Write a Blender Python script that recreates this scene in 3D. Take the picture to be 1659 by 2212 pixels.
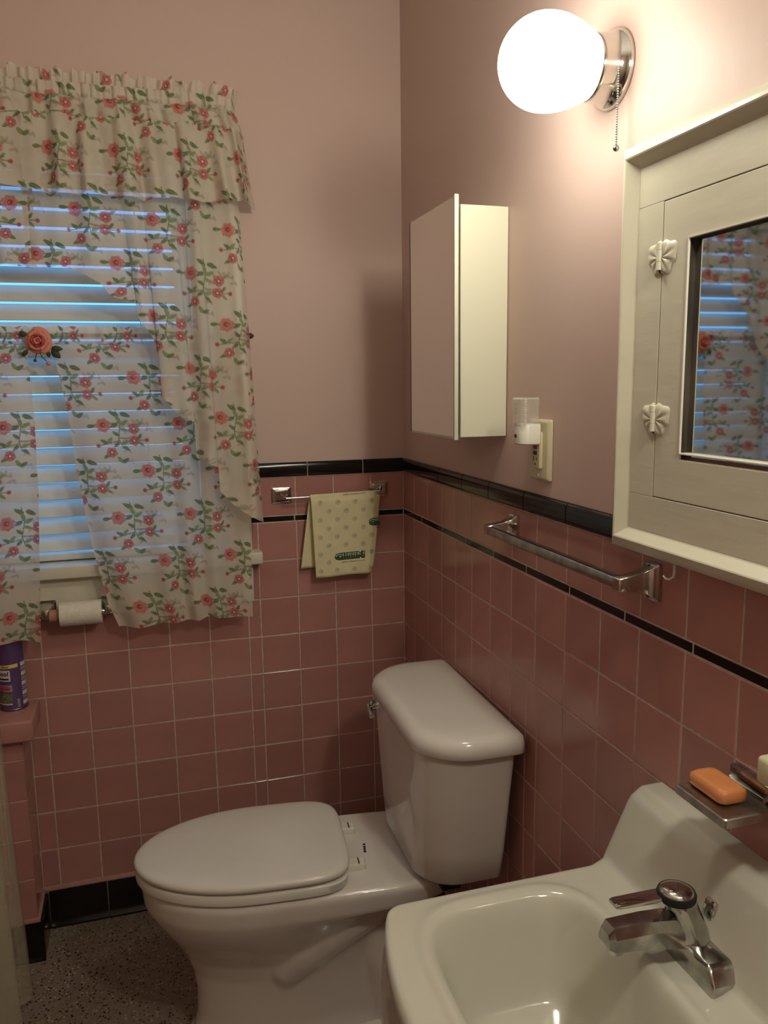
import bpy, bmesh, math, random
import numpy as np
from mathutils import Matrix, Vector

for o in list(bpy.data.objects):
    bpy.data.objects.remove(o, do_unlink=True)
scene = bpy.context.scene
COL = scene.collection
PI = math.pi

# ------------------------------------------------------------------ camera
cam_data = bpy.data.cameras.new('camera')
cam = bpy.data.objects.new('camera', cam_data)
COL.objects.link(cam)
cam_data.sensor_fit = 'HORIZONTAL'
cam_data.sensor_width = 36.0
cam_data.lens = 1738.8 * 36.0 / 1659.0
cam_data.clip_start = 0.02
RX = Vector((0.95778699, -0.28719663, -0.01273506))
UX = Vector((0.05753876, 0.14810972, 0.9872957))
FX = Vector((0.28166181, 0.94635174, -0.1583825))
m = Matrix.Identity(4)
for i in range(3):
    m[i][0] = RX[i]; m[i][1] = UX[i]; m[i][2] = -FX[i]
m[0][3], m[1][3], m[2][3] = -0.72185, -2.22371, 1.48566
cam.matrix_world = m
scene.camera = cam

# ------------------------------------------------------------------ world, exposure
SKY_STRENGTH = 1.9
LAMP_STRENGTH = (36.0, 95.0)    # near and far sconce
LAMP_COLOR = (1.0, 0.965, 0.81)
world = bpy.data.worlds.new('dusk_sky')
scene.world = world
world.use_nodes = True
bg = world.node_tree.nodes['Background']
bg.inputs[0].default_value = (0.13, 0.42, 1.0, 1)
bg.inputs[1].default_value = SKY_STRENGTH
scene.view_settings.view_transform = 'Standard'
scene.view_settings.look = 'None'
scene.view_settings.gamma = 1.0
scene.view_settings.use_curve_mapping = False
scene.view_settings.exposure = 0.30

# ------------------------------------------------------------------ materials
MATS = {}
def mat(name, color, rough=0.5, metal=0.0, vary=0.0, vscale=20.0, bump=0.0, bscale=60.0,
        coat=0.0, rand=0.0, trans=0.0, ior=1.45, stretch=None, spec=0.5, color2=None):
    """Principled material with procedural variation and relief."""
    if name in MATS: return MATS[name]
    mt = bpy.data.materials.new(name); mt.use_nodes = True
    nt = mt.node_tree; N = nt.nodes; L = nt.links
    b = N['Principled BSDF']
    b.inputs['Roughness'].default_value = rough
    b.inputs['Metallic'].default_value = metal
    b.inputs['IOR'].default_value = ior
    b.inputs['Coat Weight'].default_value = coat
    b.inputs['Coat Roughness'].default_value = 0.06
    b.inputs['Transmission Weight'].default_value = trans
    b.inputs['Specular IOR Level'].default_value = spec
    tc = N.new('ShaderNodeTexCoord')
    vec = tc.outputs['Object']
    if stretch:
        mp = N.new('ShaderNodeMapping'); mp.inputs['Scale'].default_value = stretch
        L.new(vec, mp.inputs['Vector']); vec = mp.outputs['Vector']
    c2 = color2 if color2 else tuple(max(0, c * (1 - vary)) for c in color)
    nz = N.new('ShaderNodeTexNoise'); nz.inputs['Scale'].default_value = vscale; nz.inputs['Detail'].default_value = 4
    L.new(vec, nz.inputs['Vector'])
    ramp = N.new('ShaderNodeMix'); ramp.data_type = 'RGBA'
    ramp.inputs[6].default_value = (*c2, 1); ramp.inputs[7].default_value = (*color, 1)
    mr = N.new('ShaderNodeMapRange'); mr.inputs[1].default_value = 0.35; mr.inputs[2].default_value = 0.65
    L.new(nz.outputs['Fac'], mr.inputs[0]); L.new(mr.outputs[0], ramp.inputs[0])
    out = ramp.outputs[2]
    if rand > 0:
        oi = N.new('ShaderNodeObjectInfo')
        r2 = N.new('ShaderNodeMapRange'); r2.inputs[3].default_value = 1 - rand; r2.inputs[4].default_value = 1 + rand
        L.new(oi.outputs['Random'], r2.inputs[0])
        hs = N.new('ShaderNodeHueSaturation'); L.new(r2.outputs[0], hs.inputs['Value']); L.new(out, hs.inputs['Color'])
        out = hs.outputs['Color']
    L.new(out, b.inputs['Base Color'])
    if bump > 0:
        n2 = N.new('ShaderNodeTexNoise'); n2.inputs['Scale'].default_value = bscale; n2.inputs['Detail'].default_value = 3
        L.new(vec, n2.inputs['Vector'])
        bp = N.new('ShaderNodeBump'); bp.inputs['Strength'].default_value = bump; bp.inputs['Distance'].default_value = 0.002
        L.new(n2.outputs['Fac'], bp.inputs['Height']); L.new(bp.outputs[0], b.inputs['Normal'])
    MATS[name] = mt
    return mt

PINK_PAINT = mat('pink_wall_paint', (0.600, 0.445, 0.388), 0.45, vary=0.03, vscale=2.5, bump=0.14, bscale=55, spec=0.22)
CEIL_PAINT = mat('ceiling_paint', (0.82, 0.80, 0.76), 0.7, vary=0.03)
TILE = mat('pink_glazed_tile', (0.445, 0.215, 0.185), 0.16, vary=0.10, vscale=9, rand=0.06, bump=0.05, bscale=14)
GROUT = mat('grout', (0.62, 0.47, 0.38), 0.85, vary=0.25, vscale=60)
BLACK = mat('black_glazed_tile', (0.006, 0.0055, 0.005), 0.12, bump=0.05, bscale=18)
WHITE_WOOD = mat('white_painted_wood', (0.66, 0.62, 0.50), 0.38, vary=0.05, bump=0.25, bscale=30, stretch=(1, 0.3, 1))
CREAM_WOOD = mat('cream_gloss_paint', (0.64, 0.60, 0.47), 0.34, vary=0.06, vscale=8, bump=0.30, bscale=26, stretch=(1, 0.5, 2))
DARK_WOOD = mat('bare_dark_wood', (0.075, 0.055, 0.035), 0.7, vary=0.7, vscale=40, stretch=(1, 1, 0.2))
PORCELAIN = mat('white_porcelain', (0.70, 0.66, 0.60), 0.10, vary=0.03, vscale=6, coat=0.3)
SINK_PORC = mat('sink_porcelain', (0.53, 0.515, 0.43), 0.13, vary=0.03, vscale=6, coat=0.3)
SEAT_PLASTIC = mat('seat_plastic', (0.68, 0.65, 0.58), 0.22, vary=0.02)
CHROME = mat('chrome', (0.62, 0.60, 0.56), 0.09, 1.0, vary=0.12, vscale=25)
CHROME_WORN = mat('worn_chrome', (0.55, 0.54, 0.51), 0.16, 1.0, vary=0.35, vscale=45)
CHROME_DULL = mat('dull_chrome', (0.60, 0.58, 0.54), 0.34, 1.0, vary=0.4, vscale=30)
MIRROR = mat('mirror_glass', (0.80, 0.80, 0.78), 0.012, 1.0)
OLD_MIRROR = mat('aged_mirror_glass', (0.60, 0.60, 0.57), 0.03, 1.0)
CREAM_METAL = mat('cream_enamel', (0.66, 0.64, 0.50), 0.35, vary=0.03, vscale=5)
IVORY = mat('ivory_plastic', (0.62, 0.56, 0.37), 0.35)
WHITE_PL = mat('white_plastic', (0.70, 0.67, 0.58), 0.35)

RED_PL = mat('red_button', (0.25, 0.04, 0.03), 0.4)
DARK_PL = mat('dark_plastic', (0.012, 0.012, 0.012), 0.45)
BROWN_WOOD = mat('brown_finial_wood', (0.10, 0.045, 0.022), 0.4, vary=0.4)
SOAP = mat('orange_soap', (0.60, 0.22, 0.075), 0.45, vary=0.12, vscale=30, bump=0.2, bscale=40)
PAPER = mat('toilet_paper', (0.74, 0.69, 0.58), 0.95, vary=0.06, vscale=80, bump=0.5, bscale=200)
CARDBOARD = mat('cardboard', (0.42, 0.22, 0.14), 0.9)
BLIND_WHITE = mat('blind_slat', (0.70, 0.68, 0.60), 0.5, vary=0.03)
PURPLE = mat('purple_can', (0.115, 0.060, 0.170), 0.35, 0.2, vary=0.15, vscale=30)
YELLOW = mat('yellow_label', (0.70, 0.56, 0.16), 0.5)
LABEL_WHITE = mat('white_label', (0.62, 0.58, 0.55), 0.5)
LABEL_BLACK = mat('black_print', (0.012, 0.012, 0.014), 0.5)
LABEL_RED = mat('red_label', (0.42, 0.04, 0.05), 0.5)
LABEL_GREEN = mat('green_label', (0.20, 0.22, 0.10), 0.5, vary=0.6, vscale=150)
LABEL_PALE = mat('pale_label', (0.36, 0.30, 0.40), 0.5, vary=0.4, vscale=60)
STEEL = mat('can_rim_steel', (0.2, 0.18, 0.18), 0.35, 1.0)
CLOTH = mat('yellow_cleaning_cloth', (0.74, 0.68, 0.42), 0.9, vary=0.10, vscale=18, bump=0.3, bscale=300)
PRINT_DARK = mat('dark_green_print', (0.012, 0.030, 0.022), 0.8)
PRINT_GREEN = mat('green_print', (0.045, 0.13, 0.055), 0.8)
PRINT_LIGHT = mat('light_green_print', (0.40, 0.44, 0.30), 0.8)
PRINT_ICON = mat('sage_print', (0.20, 0.215, 0.14), 0.8, vary=0.3, vscale=40)
ROSE_P = mat('rose_petal', (0.68, 0.20, 0.17), 0.7, vary=0.0, color2=(0.66, 0.26, 0.14), vscale=40)
ROSE_O = mat('rose_outer_petal', (0.70, 0.27, 0.20), 0.7, vary=0.15, vscale=50)
ROSE_D = mat('rose_heart', (0.48, 0.075, 0.085), 0.7, vary=0.3, vscale=60)
LEAF = mat('fabric_leaf', (0.055, 0.065, 0.025), 0.7, vary=0.3, vscale=60)
RUBBER = mat('black_rubber', (0.01, 0.01, 0.01), 0.7)
DOOR_PAINT = mat('door_paint', (0.62, 0.56, 0.46), 0.4, vary=0.03)

def terrazzo():
    mt = bpy.data.materials.new('terrazzo'); mt.use_nodes = True
    nt = mt.node_tree; N = nt.nodes; L = nt.links
    b = N['Principled BSDF']; b.inputs['Roughness'].default_value = 0.38
    tc = N.new('ShaderNodeTexCoord')
    cur = None
    base = N.new('ShaderNodeTexNoise'); base.inputs['Scale'].default_value = 60
    L.new(tc.outputs['Object'], base.inputs['Vector'])
    mx = N.new('ShaderNodeMix'); mx.data_type = 'RGBA'
    mx.inputs[6].default_value = (0.175, 0.135, 0.105, 1); mx.inputs[7].default_value = (0.275, 0.220, 0.170, 1)
    L.new(base.outputs['Fac'], mx.inputs[0]); cur = mx.outputs[2]
    for sc, thr, cols in ((150, 0.42, [(0.0, (0.02, 0.015, 0.012)), (0.30, (0.30, 0.23, 0.15)), (0.55, (0.14, 0.085, 0.05)), (0.75, (0.42, 0.36, 0.27)), (0.9, (0.16, 0.10, 0.055))]),
                          (85, 0.26, [(0.0, (0.018, 0.014, 0.012)), (0.38, (0.22, 0.13, 0.07)), (0.6, (0.38, 0.33, 0.25)), (0.85, (0.10, 0.07, 0.045))])):
        v = N.new('ShaderNodeTexVoronoi'); v.inputs['Scale'].default_value = sc
        L.new(tc.outputs['Object'], v.inputs['Vector'])
        sep = N.new('ShaderNodeSeparateColor'); L.new(v.outputs['Color'], sep.inputs[0])
        cr = N.new('ShaderNodeValToRGB'); cr.color_ramp.interpolation = 'CONSTANT'
        e = cr.color_ramp.elements
        e[0].position = cols[0][0]; e[0].color = (*cols[0][1], 1)
        e[1].position = cols[1][0]; e[1].color = (*cols[1][1], 1)
        for ps, c in cols[2:]:
            k = e.new(ps); k.color = (*c, 1)
        L.new(sep.outputs[0], cr.inputs[0])
        ml = N.new('ShaderNodeMath'); ml.operation = 'LESS_THAN'; ml.inputs[1].default_value = thr
        L.new(v.outputs['Distance'], ml.inputs[0])
        gt = N.new('ShaderNodeMath'); gt.operation = 'GREATER_THAN'; gt.inputs[1].default_value = 0.45
        L.new(sep.outputs[1], gt.inputs[0])
        mu = N.new('ShaderNodeMath'); mu.operation = 'MULTIPLY'
        L.new(ml.outputs[0], mu.inputs[0]); L.new(gt.outputs[0], mu.inputs[1])
        mm = N.new('ShaderNodeMix'); mm.data_type = 'RGBA'
        L.new(mu.outputs[0], mm.inputs[0]); L.new(cur, mm.inputs[6]); L.new(cr.outputs[0], mm.inputs[7])
        cur = mm.outputs[2]
    L.new(cur, b.inputs['Base Color'])
    return mt
TERRAZZO = terrazzo()

def emission(name, color, strength):
    mt = bpy.data.materials.new(name); mt.use_nodes = True
    nt = mt.node_tree; b = nt.nodes['Principled BSDF']
    b.inputs['Base Color'].default_value = (0.85, 0.85, 0.8, 1)
    b.inputs['Emission Color'].default_value = (*color, 1)
    # emission graded dimmer towards the neck, to hold down the glow on the wall
    N = nt.nodes; L = nt.links
    tc = N.new('ShaderNodeTexCoord'); sx = N.new('ShaderNodeSeparateXYZ'); mr = N.new('ShaderNodeMapRange')
    L.new(tc.outputs['Object'], sx.inputs[0]); L.new(sx.outputs[0], mr.inputs[0])
    mr.inputs[1].default_value = -.048; mr.inputs[2].default_value = -.125; mr.inputs[3].default_value = .10 * strength; mr.inputs[4].default_value = strength
    L.new(mr.outputs[0], b.inputs['Emission Strength'])
    b.inputs['Roughness'].default_value = 0.2
    return mt
GLOBES = [emission('lit_opal_glass', LAMP_COLOR, k) for k in LAMP_STRENGTH]

def fabric():
    """Semi-sheer printed cloth: colour and density of the print come from the mesh's colour attribute."""
    mt = bpy.data.materials.new('sheer_floral_cloth'); mt.use_nodes = True
    nt = mt.node_tree; N = nt.nodes; L = nt.links
    N.remove(N['Principled BSDF'])
    at = N.new('ShaderNodeAttribute'); at.attribute_name = 'print'
    df = N.new('ShaderNodeBsdfDiffuse'); tl = N.new('ShaderNodeBsdfTranslucent'); tp = N.new('ShaderNodeBsdfTransparent')
    L.new(at.outputs['Color'], df.inputs[0]); L.new(at.outputs['Color'], tl.inputs[0])
    tc = N.new('ShaderNodeTexCoord'); nz = N.new('ShaderNodeTexNoise'); nz.inputs['Scale'].default_value = 260
    L.new(tc.outputs['Object'], nz.inputs[0])
    bp = N.new('ShaderNodeBump'); bp.inputs['Strength'].default_value = 0.3; bp.inputs['Distance'].default_value = 0.001
    L.new(nz.outputs[0], bp.inputs['Height']); L.new(bp.outputs[0], df.inputs['Normal'])
    m1 = N.new('ShaderNodeMixShader'); m1.inputs[0].default_value = 0.24
    L.new(df.outputs[0], m1.inputs[1]); L.new(tl.outputs[0], m1.inputs[2])
    m2 = N.new('ShaderNodeMixShader')
    L.new(at.outputs['Alpha'], m2.inputs[0]); L.new(tp.outputs[0], m2.inputs[1]); L.new(m1.outputs[0], m2.inputs[2])
    L.new(m2.outputs[0], N['Material Output'].inputs[0])
    return mt
FABRIC = fabric()

def film():
    mt = bpy.data.materials.new('cloudy_vinyl'); mt.use_nodes = True
    nt = mt.node_tree; N = nt.nodes; L = nt.links
    b = N['Principled BSDF']; b.inputs['Base Color'].default_value = (0.55, 0.50, 0.36, 1); b.inputs['Roughness'].default_value = 0.25
    tp = N.new('ShaderNodeBsdfTransparent'); mx = N.new('ShaderNodeMixShader')
    tc = N.new('ShaderNodeTexCoord'); nz = N.new('ShaderNodeTexNoise'); nz.inputs['Scale'].default_value = 9
    L.new(tc.outputs['Object'], nz.inputs[0])
    mr = N.new('ShaderNodeMapRange'); mr.inputs[3].default_value = 0.25; mr.inputs[4].default_value = 0.60
    L.new(nz.outputs[0], mr.inputs[0]); L.new(mr.outputs[0], mx.inputs[0])
    L.new(tp.outputs[0], mx.inputs[1]); L.new(b.outputs[0], mx.inputs[2]); L.new(mx.outputs[0], N['Material Output'].inputs[0])
    return mt
VINYL = film()

def window_glass():
    mt = bpy.data.materials.new('window_glass'); mt.use_nodes = True
    nt = mt.node_tree; N = nt.nodes; L = nt.links
    b = N['Principled BSDF']; b.inputs['Roughness'].default_value = 0.03; b.inputs['Base Color'].default_value = (0.6, 0.7, 0.7, 1)
    tp = N.new('ShaderNodeBsdfTransparent'); mx = N.new('ShaderNodeMixShader'); mx.inputs[0].default_value = 0.08
    L.new(tp.outputs[0], mx.inputs[1]); L.new(b.outputs[0], mx.inputs[2]); L.new(mx.outputs[0], N['Material Output'].inputs[0])
    return mt
PANE = window_glass()

def clear_plastic():
    mt = bpy.data.materials.new('clear_plastic'); mt.use_nodes = True
    nt = mt.node_tree; N = nt.nodes; L = nt.links
    b = N['Principled BSDF']; b.inputs['Roughness'].default_value = 0.06; b.inputs['Base Color'].default_value = (0.75, 0.72, 0.66, 1)
    fr = N.new('ShaderNodeLayerWeight'); fr.inputs[0].default_value = 0.45
    mr = N.new('ShaderNodeMapRange'); mr.inputs[3].default_value = 0.14; mr.inputs[4].default_value = 0.7
    L.new(fr.outputs['Facing'], mr.inputs[0])
    tp = N.new('ShaderNodeBsdfTransparent'); mx = N.new('ShaderNodeMixShader'); L.new(mr.outputs[0], mx.inputs[0])
    L.new(tp.outputs[0], mx.inputs[1]); L.new(b.outputs[0], mx.inputs[2]); L.new(mx.outputs[0], N['Material Output'].inputs[0])
    return mt
CLEAR_PL = clear_plastic()

# ------------------------------------------------------------------ mesh helpers
def link(o, parent=None):
    COL.objects.link(o)
    if parent is not None:
        o.parent = parent
        r = parent
        while r.parent is not None: r = r.parent
        if parent is r and parent.type == 'EMPTY':
            o.matrix_parent_inverse = parent.matrix_basis.inverted()
    return o

def mesh(name, verts, faces, material=None, smooth=False):
    me = bpy.data.meshes.new(name)
    me.from_pydata([tuple(map(float, v)) for v in verts], [], faces)
    if material: me.materials.append(material)
    if smooth:
        me.polygons.foreach_set('use_smooth', [True] * len(me.polygons))
    me.update()
    return me

def fix(me):
    bm = bmesh.new(); bm.from_mesh(me)
    bmesh.ops.recalc_face_normals(bm, faces=bm.faces)
    bm.to_mesh(me); bm.free()
    return me

def obj(name, me, parent=None):
    return link(bpy.data.objects.new(name, me), parent)

def smooth_angle(me, deg=40):
    """Smooth shading with sharp edges beyond the given angle."""
    bm = bmesh.new(); bm.from_mesh(me)
    for f in bm.faces: f.smooth = True
    for e in bm.edges:
        if len(e.link_faces) == 2 and e.calc_face_angle(0) > math.radians(deg): e.smooth = False
    bm.to_mesh(me); bm.free()
    return me

class MB:
    """Collects shapes, then links them as one mesh object."""
    def __init__(s): s.v = []; s.f = []
    def add(s, vs, fs):
        o = len(s.v); s.v += [tuple(v) for v in vs]; s.f += [tuple(i + o for i in f) for f in fs]
    def box(s, x0, x1, y0, y1, z0, z1, bev=0.0, seg=2):
        bm = bmesh.new(); bmesh.ops.create_cube(bm, size=1)
        for v in bm.verts:
            v.co = Vector(((x0 + x1) / 2 + v.co.x * abs(x1 - x0), (y0 + y1) / 2 + v.co.y * abs(y1 - y0), (z0 + z1) / 2 + v.co.z * abs(z1 - z0)))
        if bev > 0:
            bmesh.ops.bevel(bm, geom=list(bm.edges), offset=bev, segments=seg, profile=0.5, affect='EDGES')
        bm.verts.index_update()
        s.add([v.co[:] for v in bm.verts], [[v.index for v in f.verts] for f in bm.faces]); bm.free()
    def loft(s, rings, cap0=True, cap1=True, closed=True):
        n = len(rings[0]); vs = [p for r in rings for p in r]; fs = []
        for i in range(len(rings) - 1):
            for j in range(n if closed else n - 1):
                k = (j + 1) % n
                fs.append((i * n + j, i * n + k, (i + 1) * n + k, (i + 1) * n + j))
        if cap0: fs.append(tuple(range(n))[::-1])
        if cap1: fs.append(tuple((len(rings) - 1) * n + j for j in range(n)))
        s.add(vs, fs)
    def tube(s, path, r, n=10, flat=None):
        P = [Vector(p) for p in path]; rs = r if isinstance(r, (list, tuple)) else [r] * len(P)
        rings = []; up = None
        for i, p in enumerate(P):
            t = (P[min(i + 1, len(P) - 1)] - P[max(i - 1, 0)]).normalized()
            if up is None:
                up = Vector((0, 0, 1)) if abs(t.z) < 0.9 else Vector((0, 1, 0))
            a = t.cross(up).normalized(); b = a.cross(t).normalized(); up = b
            rings.append([tuple(p + a * (rs[i] * math.cos(2 * PI * k / n)) + b * (rs[i] * math.sin(2 * PI * k / n))) for k in range(n)])
        s.loft(rings)
    def lathe(s, prof, center=(0, 0, 0), axis='z', n=32, cap0=True, cap1=True):
        cx, cy, cz = center; rings = []
        for h, r in prof:
            ring = []
            for k in range(n):
                c, q = r * math.cos(2 * PI * k / n), r * math.sin(2 * PI * k / n)
                if axis == 'z': ring.append((cx + c, cy + q, cz + h))
                elif axis == 'x': ring.append((cx + h, cy + c, cz + q))
                else: ring.append((cx + c, cy + h, cz + q))
            rings.append(ring)
        s.loft(rings, cap0, cap1)
    def ball(s, c, r, n=8, sc=(1, 1, 1)):
        prof = [(-r * math.cos(PI * i / n), max(r * math.sin(PI * i / n), 1e-5)) for i in range(n + 1)]
        st = len(s.v); s.lathe(prof, (0, 0, 0), 'z', n * 2)
        for i in range(st, len(s.v)):
            x, y, z = s.v[i]; s.v[i] = (c[0] + x * sc[0], c[1] + y * sc[1], c[2] + z * sc[2])
    def rot(s, mtx, start=0):
        for i in range(start, len(s.v)): s.v[i] = tuple(mtx @ Vector(s.v[i]))
    def mesh(s, name, material, angle=40):
        me = fix(mesh(name, s.v, s.f, material))
        return smooth_angle(me, angle) if angle else me
    def build(s, name, material, parent=None, angle=40):
        return obj(name, s.mesh(name, material, angle), parent)

def thing(name, label, cat, loc, group=None):
    o = bpy.data.objects.new(name, None); o.empty_display_size = 0.05
    o.location = loc; o.matrix_basis = Matrix.Translation(loc)
    COL.objects.link(o); o['label'] = label; o['category'] = cat
    if group: o['group'] = group
    return o
def tag(o, label, cat, group=None):
    o['label'] = label; o['category'] = cat
    if group: o['group'] = group
    return o
def struct(o, label=None):
    o['kind'] = 'structure'
    if label: o['label'] = label
    return o

def rrect(x0, x1, y0, y1, r, n=8):
    """Rounded rectangle outline; r = radii at (x1,y1),(x0,y1),(x0,y0),(x1,y0)."""
    if not isinstance(r, (list, tuple)): r = [r] * 4
    out = []
    for (cx, cy, a0, rr) in ((x1 - r[0], y1 - r[0], 0, r[0]), (x0 + r[1], y1 - r[1], 90, r[1]), (x0 + r[2], y0 + r[2], 180, r[2]), (x1 - r[3], y0 + r[3], 270, r[3])):
        for i in range(n + 1):
            a = math.radians(a0 + 90 * i / n); out.append((cx + rr * math.cos(a), cy + rr * math.sin(a)))
    return out

def text_mesh(body, size, bold=0.0, align='LEFT', shear=0.0, res=2):
    cu = bpy.data.curves.new('lettering', 'FONT'); cu.body = body; cu.size = size; cu.offset = bold
    cu.align_x = align; cu.shear = shear; cu.resolution_u = res
    o = bpy.data.objects.new('lettering', cu); COL.objects.link(o)
    dg = bpy.context.evaluated_depsgraph_get(); dg.update()
    me = bpy.data.meshes.new_from_object(o.evaluated_get(dg), depsgraph=dg)
    bpy.data.objects.remove(o, do_unlink=True); bpy.data.curves.remove(cu)
    me.materials.clear()
    return me

# ================================================================== SETTING
P = 0.1095          # tile pitch
G = 0.0032          # joint
Z_R9 = 0.118
ROWS = [Z_R9 + (9 - i) * P for i in range(10)]       # ROWS[0] top of field, ROWS[9] bottom
LIN_T, CAP_B, CAP_T = 1.1206, 1.2293, 1.2700
XL, YF, ZC = -1.80, -2.78, 2.62                       # left wall, front wall, ceiling
WX0, WX1, WZ0, WZ1 = -1.335, -0.565, 1.025, 2.08      # window opening

fl = MB(); fl.box(XL - .1, .1, YF - .1, .13, -.06, 0)
struct(fl.build('floor', TERRAZZO, angle=0), 'speckled brown terrazzo floor')
ce = MB(); ce.box(XL - .1, .1, YF - .1, .13, ZC, ZC + .06)
struct(ce.build('ceiling', CEIL_PAINT, angle=0))
F = 0.003
wb = MB()
wb.box(WX1, .12, F, .13, -.05, ZC); wb.box(XL - .1, WX0, F, .13, -.05, ZC)
wb.box(WX0, WX1, F, .13, -.05, WZ0); wb.box(WX0, WX1, F, .13, WZ1, ZC)
wall_back = struct(wb.build('wall_back', PINK_PAINT, angle=0), 'pink painted back wall with tiled lower half and window')
wr = MB(); wr.box(F, .12, YF - .1, F, -.05, ZC)
wall_right = struct(wr.build('wall_right', PINK_PAINT, angle=0), 'pink painted right wall with tiled lower half')
wl = MB(); wl.box(XL - .1, XL, YF - .1, F, -.05, ZC)
wall_left = struct(wl.build('wall_left', PINK_PAINT, angle=0))
wf = MB(); wf.box(XL, F, YF - .1, YF, -.05, ZC)
wall_front = struct(wf.build('wall_front', PINK_PAINT, angle=0))

TCACHE = {}
def tile_mesh(w, h, material, axis, t=0.0016, b=0.0012):
    """Glazed tile with eased edges; face plane at 0, body behind it. axis 'y': faces -y, axis 'x': faces -x."""
    key = (round(w, 4), round(h, 4), material.name, axis)
    if key in TCACHE: return TCACHE[key]
    vs = []
    for d, ins in ((t, 0), (b * .7, 0), (0, b)):
        for a, z in ((-w / 2 + ins, -h / 2 + ins), (w / 2 - ins, -h / 2 + ins), (w / 2 - ins, h / 2 - ins), (-w / 2 + ins, h / 2 - ins)):
            vs.append((a, d, z) if axis == 'y' else (d, a, z))
    fs = []
    for k in (0, 4):
        for j in range(4):
            fs.append((k + j, k + (j + 1) % 4, k + 4 + (j + 1) % 4, k + 4 + j))
    fs.append((8, 9, 10, 11))
    TCACHE[key] = fix(mesh('tile', vs, fs, material))
    return TCACHE[key]

rng = random.Random(4)
def put_tile(name, a0, a1, z0, z1, material, axis, parent, off=0.0, base=0.0):
    w, h = abs(a1 - a0) - G, z1 - z0 - G
    if w < .006 or h < .004: return
    o = bpy.data.objects.new(name, tile_mesh(w, h, material, axis))
    c = (a0 + a1) / 2; d = off + rng.uniform(-.00025, .00025)
    o.location = (c, d + base, (z0 + z1) / 2) if axis == 'y' else (d + base, c, (z0 + z1) / 2)
    o.rotation_euler = (rng.uniform(-.003, .003), 0, rng.uniform(-.003, .003)) if axis == 'y' else (0, rng.uniform(-.003, .003), rng.uniform(-.003, .003))
    link(o, parent)

# --- tile columns
CX = [0, -.1003, -.2098, -.3193, -.4288, -.4631, -.5726, -.6821, -.7916, -.9011, -1.0106, -1.0560]
DY = [0, -.0975, -.2083, -.3150, -.4126, -.5152, -.6207, -.7280, -.8369, -.9532, -1.0691, -1.1803, -1.2914, -1.4016]
while DY[-1] > -2.05: DY.append(DY[-1] - P)
CASE_R = -.447

# grout beds behind the tiles
gb = MB(); gb.box(CASE_R, F, .0008, F, ROWS[2], CAP_T - .004); gb.box(XL, F, .0008, F, 0.0, ROWS[2])
gb.build('grout_bed', GROUT, wall_back, 0)
gr = MB(); gr.box(.0008, F, YF, .0008, 0.0, CAP_T - .004)
gr.build('grout_bed', GROUT, wall_right, 0)

zrows = [(ROWS[i + 1], ROWS[i]) for i in range(9)]
for i in range(len(CX) - 1):
    for (z0, z1) in [(LIN_T, CAP_B)] + zrows:
        a0, a1 = CX[i], CX[i + 1]
        if z0 > ROWS[2] - .01:
            if a0 <= CASE_R: continue
            a1 = max(a1, CASE_R)
        if i == 3 and z0 == LIN_T: a0, a1 = CX[3], CX[3] - .112
        if i == 4 and z0 == LIN_T: continue
        put_tile('tile', a0, a1, z0, z1, TILE, 'y', wall_back)
for i in range(len(DY) - 1):
    for r, (z0, z1) in enumerate([(LIN_T, CAP_B)] + zrows):
        if r >= 3 and i == 7:
            put_tile('tile', DY[7], -.800, z0, z1, TILE, 'x', wall_right)
            put_tile('tile', -.800, DY[8] - .012, z0, z1, TILE, 'x', wall_right)
        elif r >= 3 and i == 8:
            put_tile('tile', DY[8] - .012, DY[9], z0, z1, TILE, 'x', wall_right)
        else:
            put_tile('tile', DY[i], DY[i + 1], z0, z1, TILE, 'x', wall_right)
# the rest of the wainscot, beyond the photo
rest = MB()
y = DY[-1]
while y > YF + .02:
    for (z0, z1) in [(LIN_T, CAP_B)] + zrows:
        rest.box(.0002, .002, y - min(P, y - YF) + G / 2, y - G / 2, z0 + G / 2, z1 - G / 2)
    y -= P
o = rest.build('tile_field', TILE, wall_right, 0); o['kind'] = 'stuff'
rest = MB(); x = CX[-1]
while x > XL + .02:
    for (z0, z1) in zrows[2:]:
        rest.box(x - min(P, x - XL) + G / 2, x - G / 2, .0002, .002, z0 + G / 2, z1 - G / 2)
    x -= P
o = rest.build('tile_field', TILE, wall_back, 0); o['kind'] = 'stuff'
for wn, bx in ((wall_left, (XL, XL + .004, YF, 0)), (wall_front, (XL, 0, YF, YF + .004))):
    rest = MB(); rest.box(*bx, 0, CAP_B); o = rest.build('tile_field', TILE, wn, 0); o['kind'] = 'stuff'

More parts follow.
